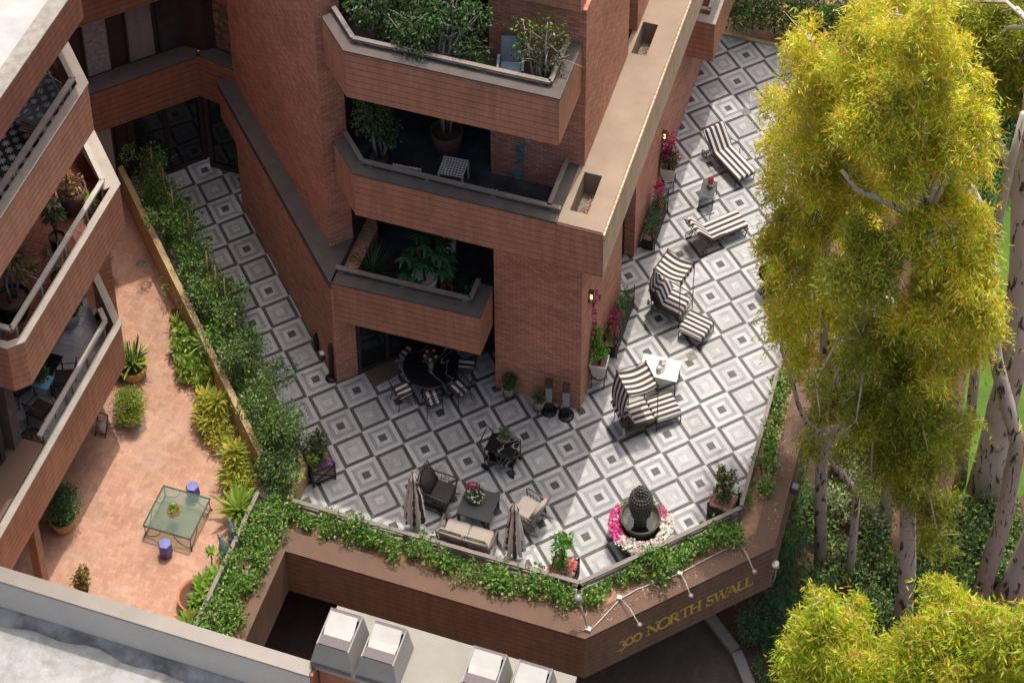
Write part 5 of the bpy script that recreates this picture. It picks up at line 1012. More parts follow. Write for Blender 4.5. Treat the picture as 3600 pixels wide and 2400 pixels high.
r=pp('spiky plant with dry flower stalks in a wide ochre pot below the balcony',470,1318); pot(r,.4,.42,M_YPOT); rosette('foliage',(0,0,.44),42,.62,.07,G_LIME,r,(20,80),1); b=MB(); rr=random.Random(3)
for k in range(22): a=rr.random()*6.3; l=.2*rr.random(); b.tube([(.1*math.cos(a),.1*math.sin(a),.4),(2*l*math.cos(a),2*l*math.sin(a),.9+.5*rr.random())],.011,4)
b.build('dry_stalks',plain("purple_brown_stalk",(.16,.09,.08),.9),r)
r=pp('rounded bright green shrub in a pale pot standing in full sun',460,1482); pot(r,.28,.2,M_CONC); tuft('foliage',[(0,0,.55,.47,.47,.36),(.1,.1,.88,.3,.3,.22),(-.18,.18,.7,.28,.28,.24),(.24,-.18,.52,.22,.22,.2)],3800,.06,.03,leafmat("sunny_shrub_leaf",[(.2,.36,.05),(.27,.44,.06),(.33,.46,.09),(.15,.28,.03),(.42,.26,.1)],.35),r,3); stems(r,5,.5,.015,.2)
r=pp('dark rounded shrub in a tan pot within the balcony shadow',225,1850); pot(r,.34,.4,M_YPOT); tuft('foliage',[(0,0,.82,.5,.5,.44),(.1,.1,1.1,.36,.36,.26)],3200,.06,.03,G_SHADE,r,5)
r=pp('small olive coloured bush in a dark pot at the bottom edge of the patio',292,2085); pot(r,.16,.22,M_IRON); tuft('foliage',[(0,0,.5,.2,.2,.22),(.05,.05,.82,.15,.15,.16)],420,.08,.045,leafmat("olive_leaf",[(.15,.15,.02),(.2,.18,.03),(.11,.12,.02),(.26,.2,.05)],.3),r,7); stems(r,4,.8,.01,.1)
X,Y,_=un(695,2092,.32); r=thing('agave_bowl','wide terracotta bowl crowded with pale green agave rosettes by the patio railing','potted plant',(X-.02,Y,0)); b=MB(); b.lathe([(.3,0),(.42,.18),(.47,.3),(.47,.33),(.43,.33),(.41,.24)],30,cap=False); o=b.build('bowl',plain("orange_terracotta",(.5,.19,.1),.8,0,.12,5,.2),r); b=MB(); b.lathe([(.42,.27),(0,.28)],24,cap=False); b.build('soil',M_DIRT,o)
for k,(x,y,s) in enumerate(((.1,.05,.36),(.25,-.14,.32),(.0,.28,.32),(.3,.18,.36),(.18,.42,.32),(.06,-.22,.28),(.36,.46,.32),(.42,.0,.3),(.2,.62,.3))): rosette('rosette',(x,y,.34),16,s,.085,G_LIME,r,(15,75),k,.2,3)
r=pp('large pale agave at the very front corner of the patio',668,2200,'agave'); r['category']='agave'; rosette('foliage',(0,0,.12),20,.46,.11,G_LIME,r,(20,78),9,.15,3)
r=pp('single tall stalked succulent rosette beside the bird statues',745,1990,'succulent'); b=MB(); b.tube([(0,0,0),(.02,.0,.3),(0,.02,.52)],.018,6); b.build('stem',plain("reddish_stem",(.2,.07,.05),.8),r); rosette('rosette',(0,.02,.52),18,.2,.06,G_LIME,r,(0,70),2,.1,3)
def shrubp(lab,px,py,cs,n,L,W,m,seed,potr=0,group=None):
    r=thing('patio_shrub',lab,'shrub',(*un(px,py,0)[:2],0),0,group)
    if potr: pot(r,potr,.26)
    tuft('foliage',cs,n,L,W,m,r,seed); stems(r,4,cs[0][2]+.1,.014,.15,seed=seed); return r
def strapp(lab,px,py,spec,m,name='strap_leaf_plant',st=0,potr=0):
    r=thing(name,lab,'strap leaf plant',(*un(px,py,0)[:2],0))
    if st: b=MB(); b.tube([(0,0,0),(.02,.02,st*.5),(0,0,st)],.025,6); b.build('stem',M_BARK,r)
    if potr: pot(r,potr,.25)
    for k,(x,y,z,n,L,W,e0,e1) in enumerate(spec): rosette('foliage',(x,y,z),n,L,W,m,r,(e0,e1),k+int(px),.3)
    if m is G_YELL: tuft('foliage',[(x,y,z*.95,.26,.26,.22) for x,y,z,*_ in spec],520,.24,.045,m,r,int(px),hang=.3)
    return r
strapp('bright strap leaved plant in a brown pot at the foot of the trough wall',622,1165,[(0,0,.25,26,.4,.04,20,85)],G_LIME,potr=.17)
r=pp('small empty looking brown pot against the trough wall',616,1118); pot(r,.15,.22)
shrubp('lime green broad leaved shrub beside the trough wall, upper one',648,1245,[(0,0,.35,.36,.36,.3),(.18,.18,.5,.28,.28,.26),(-.15,.2,.5,.25,.25,.22)],900,.12,.09,G_LIME,11)
strapp('tall yucca with a single starry head leaning out from the trough wall',722,1275,[(0,0,.75,44,.42,.045,-10,85)],G_LIME,'yucca',.75)
strapp('second yucca with a smaller starry head below the tall one',752,1368,[(0,0,.6,36,.36,.04,-10,85)],G_LIME,'yucca',.6)
shrubp('lime green broad leaved shrub beside the trough wall, middle one',668,1325,[(0,0,.35,.36,.36,.28),(.2,.1,.45,.3,.3,.25),(-.2,.15,.4,.25,.25,.22)],900,.12,.08,G_LIME,12)
strapp('pale rosette plant between the lime shrubs and the yellow clumps',706,1372,[(0,0,.25,30,.36,.06,10,80)],G_LIME)
strapp('large yellow variegated clump beside the trough wall, upper one',742,1490,[(0,0,.6,40,.38,.06,-5,85),(.2,.1,.85,40,.38,.06,-5,85),(-.15,-.1,.45,34,.36,.06,-5,80),(.1,-.28,.5,34,.36,.06,0,80),(.28,-.1,.6,34,.34,.06,0,80),(-.2,.2,.7,34,.36,.06,0,80)],G_YELL,st=.4)
shrubp('yellow green undergrowth below the upper variegated clump',775,1560,[(0,0,.35,.4,.4,.3)],520,.13,.05,G_YELL,15)
strapp('large yellow variegated clump beside the trough wall, lower one',832,1660,[(0,0,.8,40,.4,.07,0,85),(.12,-.15,.65,36,.38,.07,-5,80),(-.12,.12,.55,32,.36,.06,-5,80),(.2,-.3,.6,32,.38,.06,0,80),(.05,-.4,.4,30,.38,.06,0,80)],G_YELL,st=.5)
shrubp('green and yellow leafy plant at the near end of the trough wall',850,1735,[(0,0,.4,.38,.38,.34)],560,.14,.05,G_YELL,17)
strapp('upright green strap leaved lily in the corner behind the bird statues',842,1822,[(0,0,.2,46,.8,.09,30,88)],G_LIME,'lily_plant',potr=.2)
b=MB(); b.lathe([(.15,0),(.15,.006),(0,.007)],20); o=b.build('drain_cover',M_CONC); o.location=(*un(497,926,0)[:2],.002); tag(o,'round slotted drain cover in the sunlit brick paving','drain'); 
b=MB(); 
for i in range(5): b.box(-.11,-.1+.045*i,.0075,.11,-.085+.045*i,.009)
b.build('slots',M_IRON,o)
for k,(px,py) in enumerate(((378,912),(393,996))):
    r=thing('spiky_plant',['dark spiky ball plant at the edge of the brick paving, upper one','dark spiky ball plant at the edge of the brick paving, lower one'][k],'spiky plant',(*un(px,py,.25)[:2],.25),0,'dark spiky plants'); rosette('foliage',(0,0,0),34,.24,.016,plain("dark_spikes",(.035,.025,.02),.7),r,(-20,80),k,.05,3); b=MB(); b.tube([(0,0,-.25),(0,0,0)],.02,5); b.build('stem',M_BARK,r)
r=thing('hose_reel','wheeled hose reel parked under the edge of the lowest left balcony','hose reel',(*un(362,1520,0)[:2],0)); b=MB(); b.tube([(-.12,0,.25),(.12,0,.25)],.14,14); b.build('drum',M_RAILL,r); b=MB(); [b.tube([(s*.14,-.15,0),(s*.14,0,.25),(s*.14,.12,.6)],.014,5) for s in (-1,1)]; b.tube([(-.14,.12,.6),(.14,.12,.6)],.014,5); b.build('frame',M_IRON,r)
# ---------------------------------------------------------------- things on the balconies
def bp(lab,px,py,z,name='potted_plant',cat='potted plant'): return thing(name,lab,cat,un(px,py,z))
r=bp('umbrella leaved potted tree in a white pot on the lowest tower balcony',1495,1030,2.9); r.location.y=max(r.location.y,.95); b=MB(); b.lathe([(.22,0),(.3,.3),(.34,.62),(.3,.62),(.29,.52),(0,.5)],26); b.build('pot',M_WHITE,r); stems(r,4,1.3,.025,.3,z0=.5)
rr=random.Random(5)
for k in range(34): a=rr.random()*6.3; d=.65*math.sqrt(rr.random()); rosette('leaf_whorl',(d*math.cos(a),d*math.sin(a)+.05,1.15+.75*rr.random()-.3*d),8,.26,.085,leafmat("whorl_leaf",[(.03,.1,.04),(.04,.14,.06),(.06,.17,.07)],.3) if k==0 else bpy.data.materials["whorl_leaf"],r,(-30,15),k,.4,3)
r=bp('empty tall white cylinder pot at the back of the lowest tower balcony',1577,905,2.9,'flower_pot','pot'); b=MB(); b.lathe([(.2,0),(.21,.7),(.18,.7),(.18,.6),(0,.6)],22); b.build('pot',M_WHITE,r)
r=bp('dark grassy fern in the left corner of the lowest tower balcony',1278,985,2.9); r.location=(1.3,1.1,2.9); rosette('foliage',(0,0,.3),110,.75,.03,G_FERN,r,(15,88),4,.5); pot(r,.2,.3,M_IRON)
r=bp('small pale leaved shrub behind the rail of the lowest tower balcony',1572,1050,2.9); r.location.y=max(r.location.y,.7); pot(r,.16,.4); tuft('foliage',[(0,0,.85,.2,.2,.24)],420,.06,.03,leafmat("pale_shade_leaf",[(.12,.13,.05),(.16,.16,.08),(.09,.11,.04)],.3),r,8); stems(r,3,.7,.01,.1,z0=.3)
r=bp('dark leafy plants in the right corner of the lowest tower balcony',1650,1050,2.9); r.location=(4.0,.95,2.9); pot(r,.2,.35,M_IRON); tuft('foliage',[(0,0,.6,.36,.3,.3),(-.2,.3,.5,.3,.3,.25)],700,.09,.04,G_FERN,r,12)
# second balcony
def ficus(lab,loc,cs,n,trunks,potm,seed,h=1.0,mat=None,potr=.3,poth=.5,bark=None):
    r=thing('ficus_tree',lab,'potted tree',loc); pot(r,potr,poth,potm); tuft('foliage',cs,n,.1,.045,mat or G_FICUS,r,seed,hang=.9,jit=.7); bk=bark or bpy.data.materials.get("pale_ficus_bark") or plain("pale_ficus_bark",(.3,.26,.25),.8,0,.2,9,.2)
    rg=random.Random(seed); b=MB()
    for k in range(trunks):
        a=rg.random()*6.3; c=cs[k%len(cs)]; tx,ty,tz=c[0]+rg.gauss(0,.1),c[1]+rg.gauss(0,.1),c[2]+.2*rg.random(); x0,y0=.09*math.cos(a),.09*math.sin(a)
        b.tube([(x0,y0,poth*.85),(x0*1.6+.2*tx,y0*1.6+.2*ty,poth+(tz-poth)*.4),(.6*tx+rg.gauss(0,.08),.6*ty+rg.gauss(0,.08),poth+(tz-poth)*.72),(tx,ty,tz)],[.032,.028,.02,.008],6)
        for j in range(3): u=Vector((.6*tx,.6*ty,poth+(tz-poth)*(.6+.1*j))); e=Vector((rg.gauss(0,.35),rg.gauss(0,.25),rg.gauss(.25,.15))); b.tube([tuple(u),tuple(u+e*.5+Vector((0,0,.05))),tuple(u+e)],[.014,.01,.004],5)
    b.build('trunk',bk,r); return r
ficus('weeping fig tree at the left end of the middle tower balcony',(1.55,1.35,6.9),[(-.15,0,1.8,.55,.5,.5),(.1,.1,1.45,.5,.4,.35),(-.1,.1,2.2,.45,.4,.35),(.3,0,1.2,.25,.25,.3),(-.4,.2,2.4,.3,.3,.3)],2600,7,M_IRON,51)
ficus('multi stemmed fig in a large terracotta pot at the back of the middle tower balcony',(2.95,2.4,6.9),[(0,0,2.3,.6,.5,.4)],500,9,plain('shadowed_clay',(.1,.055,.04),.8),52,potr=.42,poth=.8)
def lattice_table(lab,x,y,z,w,d,h,name,cat,back=0):
    r=thing(name,lab,cat,(x,y,z),R(4)); b=MB(); m=M_WHITE
    for i in range(9): xx=-w/2+w*i/8; b.box(xx-.012,-d/2,h-.02,xx+.012,d/2,h)
    for i in range(8): yy=-d/2+d*i/7; b.box(-w/2,yy-.012,h-.019,w/2,yy+.012,h+.001)
    b.build('lattice_top',m,r); b=MB()
    for sx in (-1,1):
        for sy in (-1,1): b.box(sx*w/2-.02,sy*d/2-.02,0,sx*w/2+.02,sy*d/2+.02,h)
    b.build('legs' if 0 else 'leg_frame',m,r)
    if back:
        b=MB(); b.box(-w/2,d/2-.02,h+back-.04,w/2,d/2+.02,h+back)
        for i in range(9): xx=-w/2+w*i/8; b.box(xx-.012,d/2-.01,h,xx+.012,d/2+.01,h+back+.03)
        b.build('back_slats',m,r)
    return r
lattice_table('square white lattice table behind the rail of the middle tower balcony',3.45,1.45,6.9,.6,.55,.62,'lattice_table','table')
lattice_table('white slatted chair left of the lattice table, mostly hidden by the rail',2.4,.82,6.9,.7,.5,.42,'slatted_chair','chair',.24)
lattice_table('white slatted chair right of the lattice table, mostly hidden by the rail',4.3,.76,6.9,.85,.5,.42,'slatted_chair','chair',.2)
b=MB(); pts=[]; rr=random.Random(2)
for i in range(37): t=i/36; pts.append((4.98+.1*abs(math.cos(i*.55))*(1 if i%12<6 else -1),2.04,8.15-.65*t))
b.tube(pts,.013,5); pts=[(4.95+.13*math.cos(i*.8)*(1-.2*math.sin(i*.37)),1.95-.004*i,7.32-.003*i+.1*math.sin(i*.8)) for i in range(26)]; b.tube(pts,.012,5); b.tube([(5.0+.09*math.cos(R(24*i)),2.04,8.28+.12*math.sin(R(24*i))) for i in range(16)],.013,5)
o=b.build('coiled_hose',plain("turquoise_hose",(.02,.28,.4),.4)); tag(o,'turquoise coiled garden hose hanging on the balcony brick wall','hose')
b=MB(); b.box(5.36,2.085,7.3,5.43,2.099,7.42); o=b.build('wall_outlet',M_RAILL); tag(o,'small grey outlet cover on the balcony brick wall right of the hose','outlet')
# third balcony: figs and a blue chair
ficus('tangled weeping fig at the left corner of the top tower balcony',(1.75,1.15,10.9),[(-.2,0,1.7,.6,.45,.55),(.2,.1,1.2,.55,.4,.45),(.1,.2,2.1,.6,.4,.4)],1900,7,M_IRON,61)
ficus('dense weeping fig spilling over the rail left of centre on the top tower balcony',(2.75,.85,10.9),[(0,-.1,1.35,.6,.4,.45),(.2,.0,1.8,.6,.4,.4),(-.3,.3,1.5,.5,.4,.4),(.3,-.2,1.0,.35,.28,.4),(0,.5,2.2,.7,.4,.4),(.5,.2,1.9,.5,.4,.4)],2900,5,M_IRON,62)
ficus('pale stemmed weeping fig in the middle of the top tower balcony',(3.55,.95,10.9),[(-.2,.2,1.9,.65,.4,.45),(.35,.1,1.5,.6,.4,.4),(.7,.0,1.1,.4,.3,.45),(.1,.4,2.3,.8,.4,.35),(.6,.3,2.0,.5,.4,.4)],1700,11,M_IRON,63)
ficus('sparse weeping fig with yellow tips at the right corner of the top tower balcony',(5.85,.95,10.9),[(-.35,.2,1.5,.5,.4,.35),(.15,.15,1.3,.4,.4,.4),(.2,.3,1.9,.45,.35,.35),(-.5,.4,1.9,.45,.3,.25),(0,.2,2.3,.5,.3,.25)],950,12,M_IRON,64,mat=leafmat("ficus_tip_leaf",[(.045,.1,.03),(.03,.07,.02),(.06,.13,.03),(.3,.3,.04),(.04,.09,.02)],.35))
r=thing('plastic_chair','grey blue moulded garden chair between the figs on the top tower balcony','chair',(4.95,1.45,10.9),R(-75)); M_PL=plain("grey_blue_plastic",(.17,.23,.28),.5,0,.12,3,.3)
b=MB(); b.M=Matrix.Translation((-.2,0,.36))@Matrix.Rotation(R(-16),4,'Y'); b.pad(-.015,-.24,0,.015,.24,.72,.014); b.build('back',M_PL,r); b=MB(); b.pad(-.24,-.24,.36,.26,.24,.4,.018); b.build('seat',M_PL,r); b=MB()
for s in (-1,1): b.box(-.25,s*.29-.03,.56,.28,s*.29+.03,.6); b.box(.2,s*.29-.03,0,.26,s*.29+.03,.57); b.box(-.26,s*.27-.03,0,-.2,s*.27+.03,.57)
b.build('arm_frame',M_PL,r)
# left wing balconies
M_SLAT=plain("grey_metal_slats",(.13,.13,.15),.4,.4,.15,9,.4)
def slat_lounger(lab,x,y,z,rz):
    r=thing('slatted_lounger',lab,'lounge chair',(x,y,z),rz,'slatted lounge chairs'); b=MB()
    for i in range(17): yy=-.24+.03*i; b.tube([(.5,yy,.36),(.0,yy,.3),(-.12,yy,.36),(-.42,yy,.95)],.008,4)
    b.build('slats',M_SLAT,r); b=MB()
    for s in (-1,1): b.tube([(.55,s*.27,.36),(0,s*.27,.28),(-.14,s*.27,.34),(-.45,s*.27,.97)],.018,5); b.tube([(.4,s*.27,0),(.38,s*.27,.36)],.016,5); b.tube([(-.25,s*.27,0),(-.2,s*.27,.5)],.016,5)
    b.tube([(-.45,-.27,.97),(-.45,.27,.97)],.018,5); b.build('frame',M_SLAT,r)
slat_lounger('slatted metal lounger with its back in sun on the flower tiled balcony',*un(155,425,10.9),R(-105)); slat_lounger('slatted metal lounger in shade on the flower tiled balcony',*un(90,410,10.9),R(-105))
r=bp('wooden slatted footstool beside the loungers on the flower tiled balcony',115,485,10.9,'footstool','footstool'); b=MB(); [b.box(-.25,-.16+.08*i,.3,.25,-.1+.08*i,.33) for i in range(5)]; b.build('slats',M_BARK,r); b=MB(); [b.box(x-.02,y-.02,0,x+.02,y+.02,.3) for x in (-.22,.22) for y in (-.14,.17)]; b.build('leg_frame',M_BARK,r)
r=bp('big clay pot of rusty succulents in the sunlit corner of the red tiled balcony',262,735,6.9); pot(r,.36,.75,plain("brown_clay",(.16,.08,.06),.7)); tuft('foliage',[(0,0,.85,.3,.3,.12)],260,.11,.07,leafmat("rusty_succulent",[(.3,.16,.08),(.22,.16,.06),(.4,.26,.14),(.14,.07,.05)],.2),r,3); b=MB(); b.tube([(-.1,0,.7),(-.12,.05,1.2),(0,.1,1.5),(.1,.15,1.55)],.02,6); b.build('stem',M_BARK,r)
r=bp('green potted plant next to the rail on the red tiled balcony',322,745,6.9); pot(r,.14,.3,plain("white_small_pot",(.5,.42,.38),.7)); rosette('foliage',(0,0,.3),22,.34,.06,G_LIME,r,(20,85),1)
r=bp('leggy green plant in the shade of the red tiled balcony',205,870,6.9); pot(r,.2,.4,M_IRON); tuft('foliage',[(0,0,1.3,.28,.28,.3)],120,.2,.09,G_SHADE,r,4,hang=.6); stems(r,5,1.2,.012,.3,z0=.3); 
ficus('olive leaved fig with a swollen trunk in a dark tub on the red tiled balcony',un(55,1105,6.9),[(.1,0,2.0,.45,.45,.4),(.3,.2,1.6,.4,.4,.4)],900,5,M_IRON,71,mat=leafmat("dry_olive_leaf",[(.12,.1,.04),(.16,.13,.05),(.08,.08,.03)],.3),potr=.42,poth=.6)
r=bp('bare twiggy plant in a dark pot near the rail of the red tiled balcony',215,1005,6.9); pot(r,.22,.35,M_IRON); stems(r,9,.9,.01,.35,M_RAILL,z0=.3); tuft('foliage',[(0,0,.9,.3,.3,.2)],40,.06,.03,G_LIME,r,3)
r=bp('grey white pot with a leafy plant on the lowest left balcony',252,1140,2.9); pot(r,.26,.5,plain("grey_white_pot",(.4,.39,.38),.6)); tuft('foliage',[(0,.1,.9,.3,.3,.35)],200,.2,.08,G_SHADE,r,6,hang=.4)
r=bp('outdoor table with a pale blue cloth on the lowest left balcony',160,1345,2.9,'patio_table','table'); b=MB(); b.pad(-.4,-.35,.7,.4,.35,.73,.014); b.build('table_top',M_GLASS,r); b=MB(); [b.tube([(x,y,0),(x,y,.7)],.02,6) for x in (-.35,.35) for y in (-.3,.3)]; b.build('leg_frame',M_IRON,r)
X,Y,_=un(150,1340,3.64); b=MB(); b.pad(-.22,-.2,0,.22,.2,.02,.009); o=b.build('table_mat',plain("sky_blue_cloth",(.16,.4,.5),.8)); o.location=(X,Y,3.632); tag(o,'sky blue cloth lying on the table of the lowest left balcony','cloth')
r=thing('potted_plant','pink pot with a dark plant on the sky blue cloth','potted plant',(X,Y,3.655)); pot(r,.12,.18,plain("pink_pot",(.45,.28,.26),.7)); tuft('foliage',[(0,0,.32,.2,.2,.18)],160,.1,.05,G_SHADE,r,7)
def patio_chair(lab,px,py,z,rz):
    r=bp(lab,px,py,z,'patio_chair','chair'); r.rotation_euler=(0,0,rz); r['group']='dark patio chairs'; b=MB(); b.pad(-.24,-.24,.4,.24,.24,.48,.03); b.build('seat_cushion',plain("dark_brown_cushion",(.05,.03,.026),.9),r); b=MB()
    for s in (-1,1): b.tube([(-.22,s*.25,0),(-.22,s*.25,.45),(-.32,s*.24,.9)],.014,5); b.tube([(.22,s*.25,0),(.22,s*.25,.64),(-.25,s*.26,.66)],.014,5)
    b.tube([(-.32,-.24,.9),(-.36,0,.97),(-.32,.24,.9)],.016,5); [b.tube([(-.23,y,.48),(-.34,y,.93)],.008,4) for y in (-.12,0,.12)]; b.tube([(-.28,-.24,.7),(-.28,.24,.7)],.012,5); b.build('frame',M_BRONZE,r); return r
patio_chair('dark cushioned chair beside the rail of the lowest left balcony',232,1370,2.9,R(200)); patio_chair('dark cushioned chair with a curved back facing away on the lowest left balcony',148,1480,2.9,R(80)); patio_chair('dark cushioned chair partly behind the column on the lowest left balcony',75,1400,2.9,R(-20))
r=bp('low dark bowl of thin spikes by the end of the lowest left balcony rail',112,1555,2.9); pot(r,.26,.22,M_IRON); rosette('foliage',(0,0,.2),12,.5,.014,G_FERN,r,(40,88),3,.1)
r=bp('dark cushioned low plant trough at the end of the lowest left balcony',115,1580,2.9,'plant_trough','planter'); b=MB(); b.box(-.45,-.12,0,.45,.12,.28); b.build('trough',M_TAUPE,r); tuft('foliage',[(0,0,.32,.4,.1,.05)],60,.1,.04,G_FERN,r,3)
# ---------------------------------------------------------------- hedge behind the terrace, garden shrubs
for k,(px,dx) in enumerate(((2575,0),(2640,0),(2720,0),(2800,0),(2870,0),(2950,0),(3010,0))):
    x,y,_=un(px,105+.28*(px-2575)*.45,0); r=thing('hedge_bush','dark glossy clipped bush in the hedge beyond the far end of the marble terrace','hedge',(x,max(y,16.1),-.05),0,'hedge beyond the terrace'); rg=random.Random(k)
    cs=[(rg.gauss(0,.25),rg.gauss(0,.3),.55+rg.random()*1.1,.42,.42,.4) for _ in range(7)]; tuft('foliage',cs,1500,.1,.06,G_DARKH,r,500+k); tuft('shoot_foliage',[(c[0],c[1],c[2]+.1,.4,.4,.35) for c in cs[:2]],130,.11,.06,G_BRIGHT,r,520+k); stems(r,4,1.2,.02,.3)
SH=[]
def gshrub(lab,px,py,z,rad,h,n,m,L=.11,W=.05,seed=0,grp=None):
    x,y,_=un(px,py,z); r=thing('garden_shrub',lab,'shrub',(x,y,-4),0,grp); rg=random.Random(seed)
    cs=[(rg.gauss(0,rad*.4),rg.gauss(0,rad*.4),h*(.35+.5*rg.random()),rad*.6,rad*.6,h*.3) for _ in range(6)]
    tuft('foliage',cs,n,L,W,m,r,seed); stems(r,4,h*.7,.03,rad*.5,seed=seed)
G_SILV=leafmat("silvery_shrub_leaf",[(.3,.36,.2),(.4,.45,.26),(.22,.3,.13),(.5,.52,.34)],.4)
k=0
for px,py,rad,h in ((2735,1640,.6,2.6),(2760,1760,.6,2.4),(2745,1880,.6,2.2),(2790,1930,.55,2.0),(2780,2060,.6,1.8),(2735,2130,.6,1.7),(2790,2180,.6,1.6),(2740,2240,.6,1.5),(2690,2180,.5,1.3)):
    gshrub('feathery dark green shrub growing against the outside of the planter wall',px,py,-3,rad,h,1500,leafmat("feathery_leaf",[(.07,.17,.08),(.11,.24,.1),(.16,.32,.12),(.05,.13,.06)],.45) if k==0 else bpy.data.materials["feathery_leaf"],.12,.025,600+k,'shrubs against the planter wall'); k+=1
for px,py in ((2970,1600),(3040,1690),(2990,1740),(3070,1790),(2990,1520)): gshrub('pale silvery leaved shrub between the thin eucalyptus trunks',px,py,-3.2,.55,1.3,900,G_SILV,.1,.06,620+k,'silvery shrubs'); k+=1
for px,py in ((2890,1850),(2950,1960),(3080,1930),(3130,2010),(3170,2060),(2900,2060),(3050,2100),(3120,2150),(3230,2030),(3270,2090),(3230,2190),(3010,1990),(2860,1780),(2930,1740),(3350,1900),(3400,1970),(3330,2010),(3480,2000),(3420,2060),(3530,1990),(3060,1880),(3330,1820),(3250,1950),(3450,1830),(3520,1850),(3590,1880),(3570,1960),(3420,1900),(3480,1920),(3380,1800),(3540,1790)): gshrub('rounded dark green ground shrub under the eucalyptus trees',px,py,-3.6,.5,.85,650,G_DARKH,.1,.06,640+k,'ground shrubs under the trees'); k+=1
for px,py in ((2880,1150),(2960,1330),(3020,1150),(3130,1330),(3240,1500),(3100,1000),(3000,760),(3250,1250),(3430,700),(3500,560),(3540,420),(3080,560),(3300,900)): gshrub('tall shadowed shrub deep among the eucalyptus trees',px,py,-3,.8,1.9,1200,G_SHADE,.14,.06,690+k,'shadowed shrubs among the trees'); k+=1
# ---------------------------------------------------------------- eucalyptus trees
t=NT("eucalyptus_bark"); o_=t.obj(); x,y,z=t.sep(o_); n1=t.noise(t.comb(t.math('MULTIPLY',x,6.0),t.math('MULTIPLY',y,6.0),t.math('MULTIPLY',z,1.6)),1.0,4,.6,.6); n2=t.noise(o_,1.2,3)
col=t.mix(t.ramp(n1,[(.56,0.0),(.62,1.0)]),t.mix(n2,(.46,.385,.32,1),(.62,.54,.46,1)),(.1,.075,.06,1)); t.bump(n1,.4,.02); M_EUC=t.fin(col,.85,0,.15)
EL=[(.24,.31,.012),(.32,.38,.014),(.4,.42,.016),(.47,.41,.02),(.17,.24,.012),(.5,.37,.025),(.36,.39,.016),(.48,.27,.05),(.27,.35,.015),(.5,.5,.16)]
G_EUC=leafmat("eucalyptus_leaf",[(r_,g_,b_+.02) for r_,g_,b_ in EL],.48,.4,.25,gain=1.65); G_EUCD=leafmat("darker_eucalyptus_leaf",[(.28,.34,.04),(.36,.42,.05),(.44,.47,.06),(.2,.27,.035),(.5,.45,.07),(.32,.38,.05)],.4,.4,.3)
G_EUCN=leafmat('near_eucalyptus_leaf',[(.3,.4,.02),(.4,.48,.03),(.22,.31,.02),(.5,.5,.04),(.34,.44,.03),(.55,.42,.06),(.16,.24,.015),(.45,.52,.12)],.48,.4,.25,gain=1.3)
G_EUCT=leafmat("orange_eucalyptus_tip",[(.6,.36,.1),(.66,.4,.12),(.52,.38,.08),(.6,.27,.13),(.56,.44,.1)],.4,.4,.2)
def eucalyptus(lab,base,paths,blobs,dens=1.0,mat=None,tips=.14,rad=.2,seed=0,top=None,limbs=True):
    """paths: lists of (px,py,Y,r) along the trunk and limbs; blobs: (px,py,rpx,Y)"""
    r=thing('eucalyptus_tree',lab,'tree',base); rg=np.random.default_rng(seed); B0=np.array(base)
    b=MB()
    for p in paths: b.tube([tuple(np.array(unY(px,py,Y))-B0) if Y is not None else (0,0,-.1) for px,py,Y,_ in p],[w*.85 for *_,w in p],9)
    C_=[np.array(unY(px,py,Y))-B0 for px,py,_,Y in blobs]
    if top is None: top=np.array(tuple(np.array(unY(*paths[0][-1][:3]))-B0))
    for c in C_:
        m=(top+c)*.5+np.array([0,0,.5]); limbs and b.tube([tuple(top),tuple(m),tuple(c+np.array([0,0,.2]))],[.07,.05,.015],6)
        for j in range(4): e=rg.normal(size=3)*[.28,.28,.2]; b.tube([tuple(c),tuple(c+e)],[.018,.005],5)
    b.build('trunk',M_EUC,r)
    P=[];D=[];TP=[];TD=[];clumps=[]
    for (px,py,rp_,Y),c in zip(blobs,C_):
        R0=rp_/168.0; nc=int(5+4*R0); sub=rg.normal(size=(nc,3)); sub/=np.linalg.norm(sub,axis=1,keepdims=True)
        sub=c+sub*(R0*(.4+.68*rg.random(nc)))[:,None]*[1,1,.9]; sr=R0*(.2+.24*rg.random(nc)); clumps.append((sub,sr))
        for q_ in range(nc):
            ns=int(210*dens*(sr[q_]/.42)**2); d=rg.normal(size=(ns,3)); d/=np.linalg.norm(d,axis=1,keepdims=True); s=sub[q_]+d*(sr[q_]*(.3+.85*rg.random(ns)**.6))[:,None]
            for k in range(ns):
                m=rg.integers(7,13); t_=np.linspace(0,1,m); out=d[k]*.25+rg.normal(size=3)*.2; out[2]=-.3-.45*rg.random()
                pts=s[k]+out*t_[:,None]*(.45+.5*rg.random())+rg.normal(size=(m,3))*.035
                dd=rg.normal(size=(m,3))*[.75,.75,.4]+d[k]*.35+np.array([0,0,-.45])
                if d[k][2]>.25 and rg.random()<.75: dd[:m//2,2]+=1.0
                P.append(pts);D.append(dd)
            nt_=int(34*dens*tips*10*(sr[q_]/.42)**2); d=rg.normal(size=(nt_,3)); d[:,2]=np.abs(d[:,2])*.9+.1; d/=np.linalg.norm(d,axis=1,keepdims=True)
            TP.append(sub[q_]+d*sr[q_]*(.85+.4*rg.random((nt_,1)))); TD.append(d*.5+rg.normal(size=(nt_,3))*.7+[0,0,.15])
    P=np.concatenate(P);D=np.concatenate(D); n=len(P)
    leaves('crown',P,D,.12+.09*rg.random(n),.022+.016*rg.random(n),mat or G_EUC,r,seed=seed)
    P=np.concatenate(TP);D=np.concatenate(TD); n=len(P)
    if n: leaves('tip_foliage',P,D,.1+.08*rg.random(n),.02+.014*rg.random(n),G_EUCT,r,seed=seed+1)
    return r
def ub(px,py): x,y,_=un(px,py,-4); return (x,y,-4.0)
random.seed(21)
def jb(lst,Y,dy): return [(px,py,rp_,Y+random.uniform(-dy,dy)) for px,py,rp_ in lst]
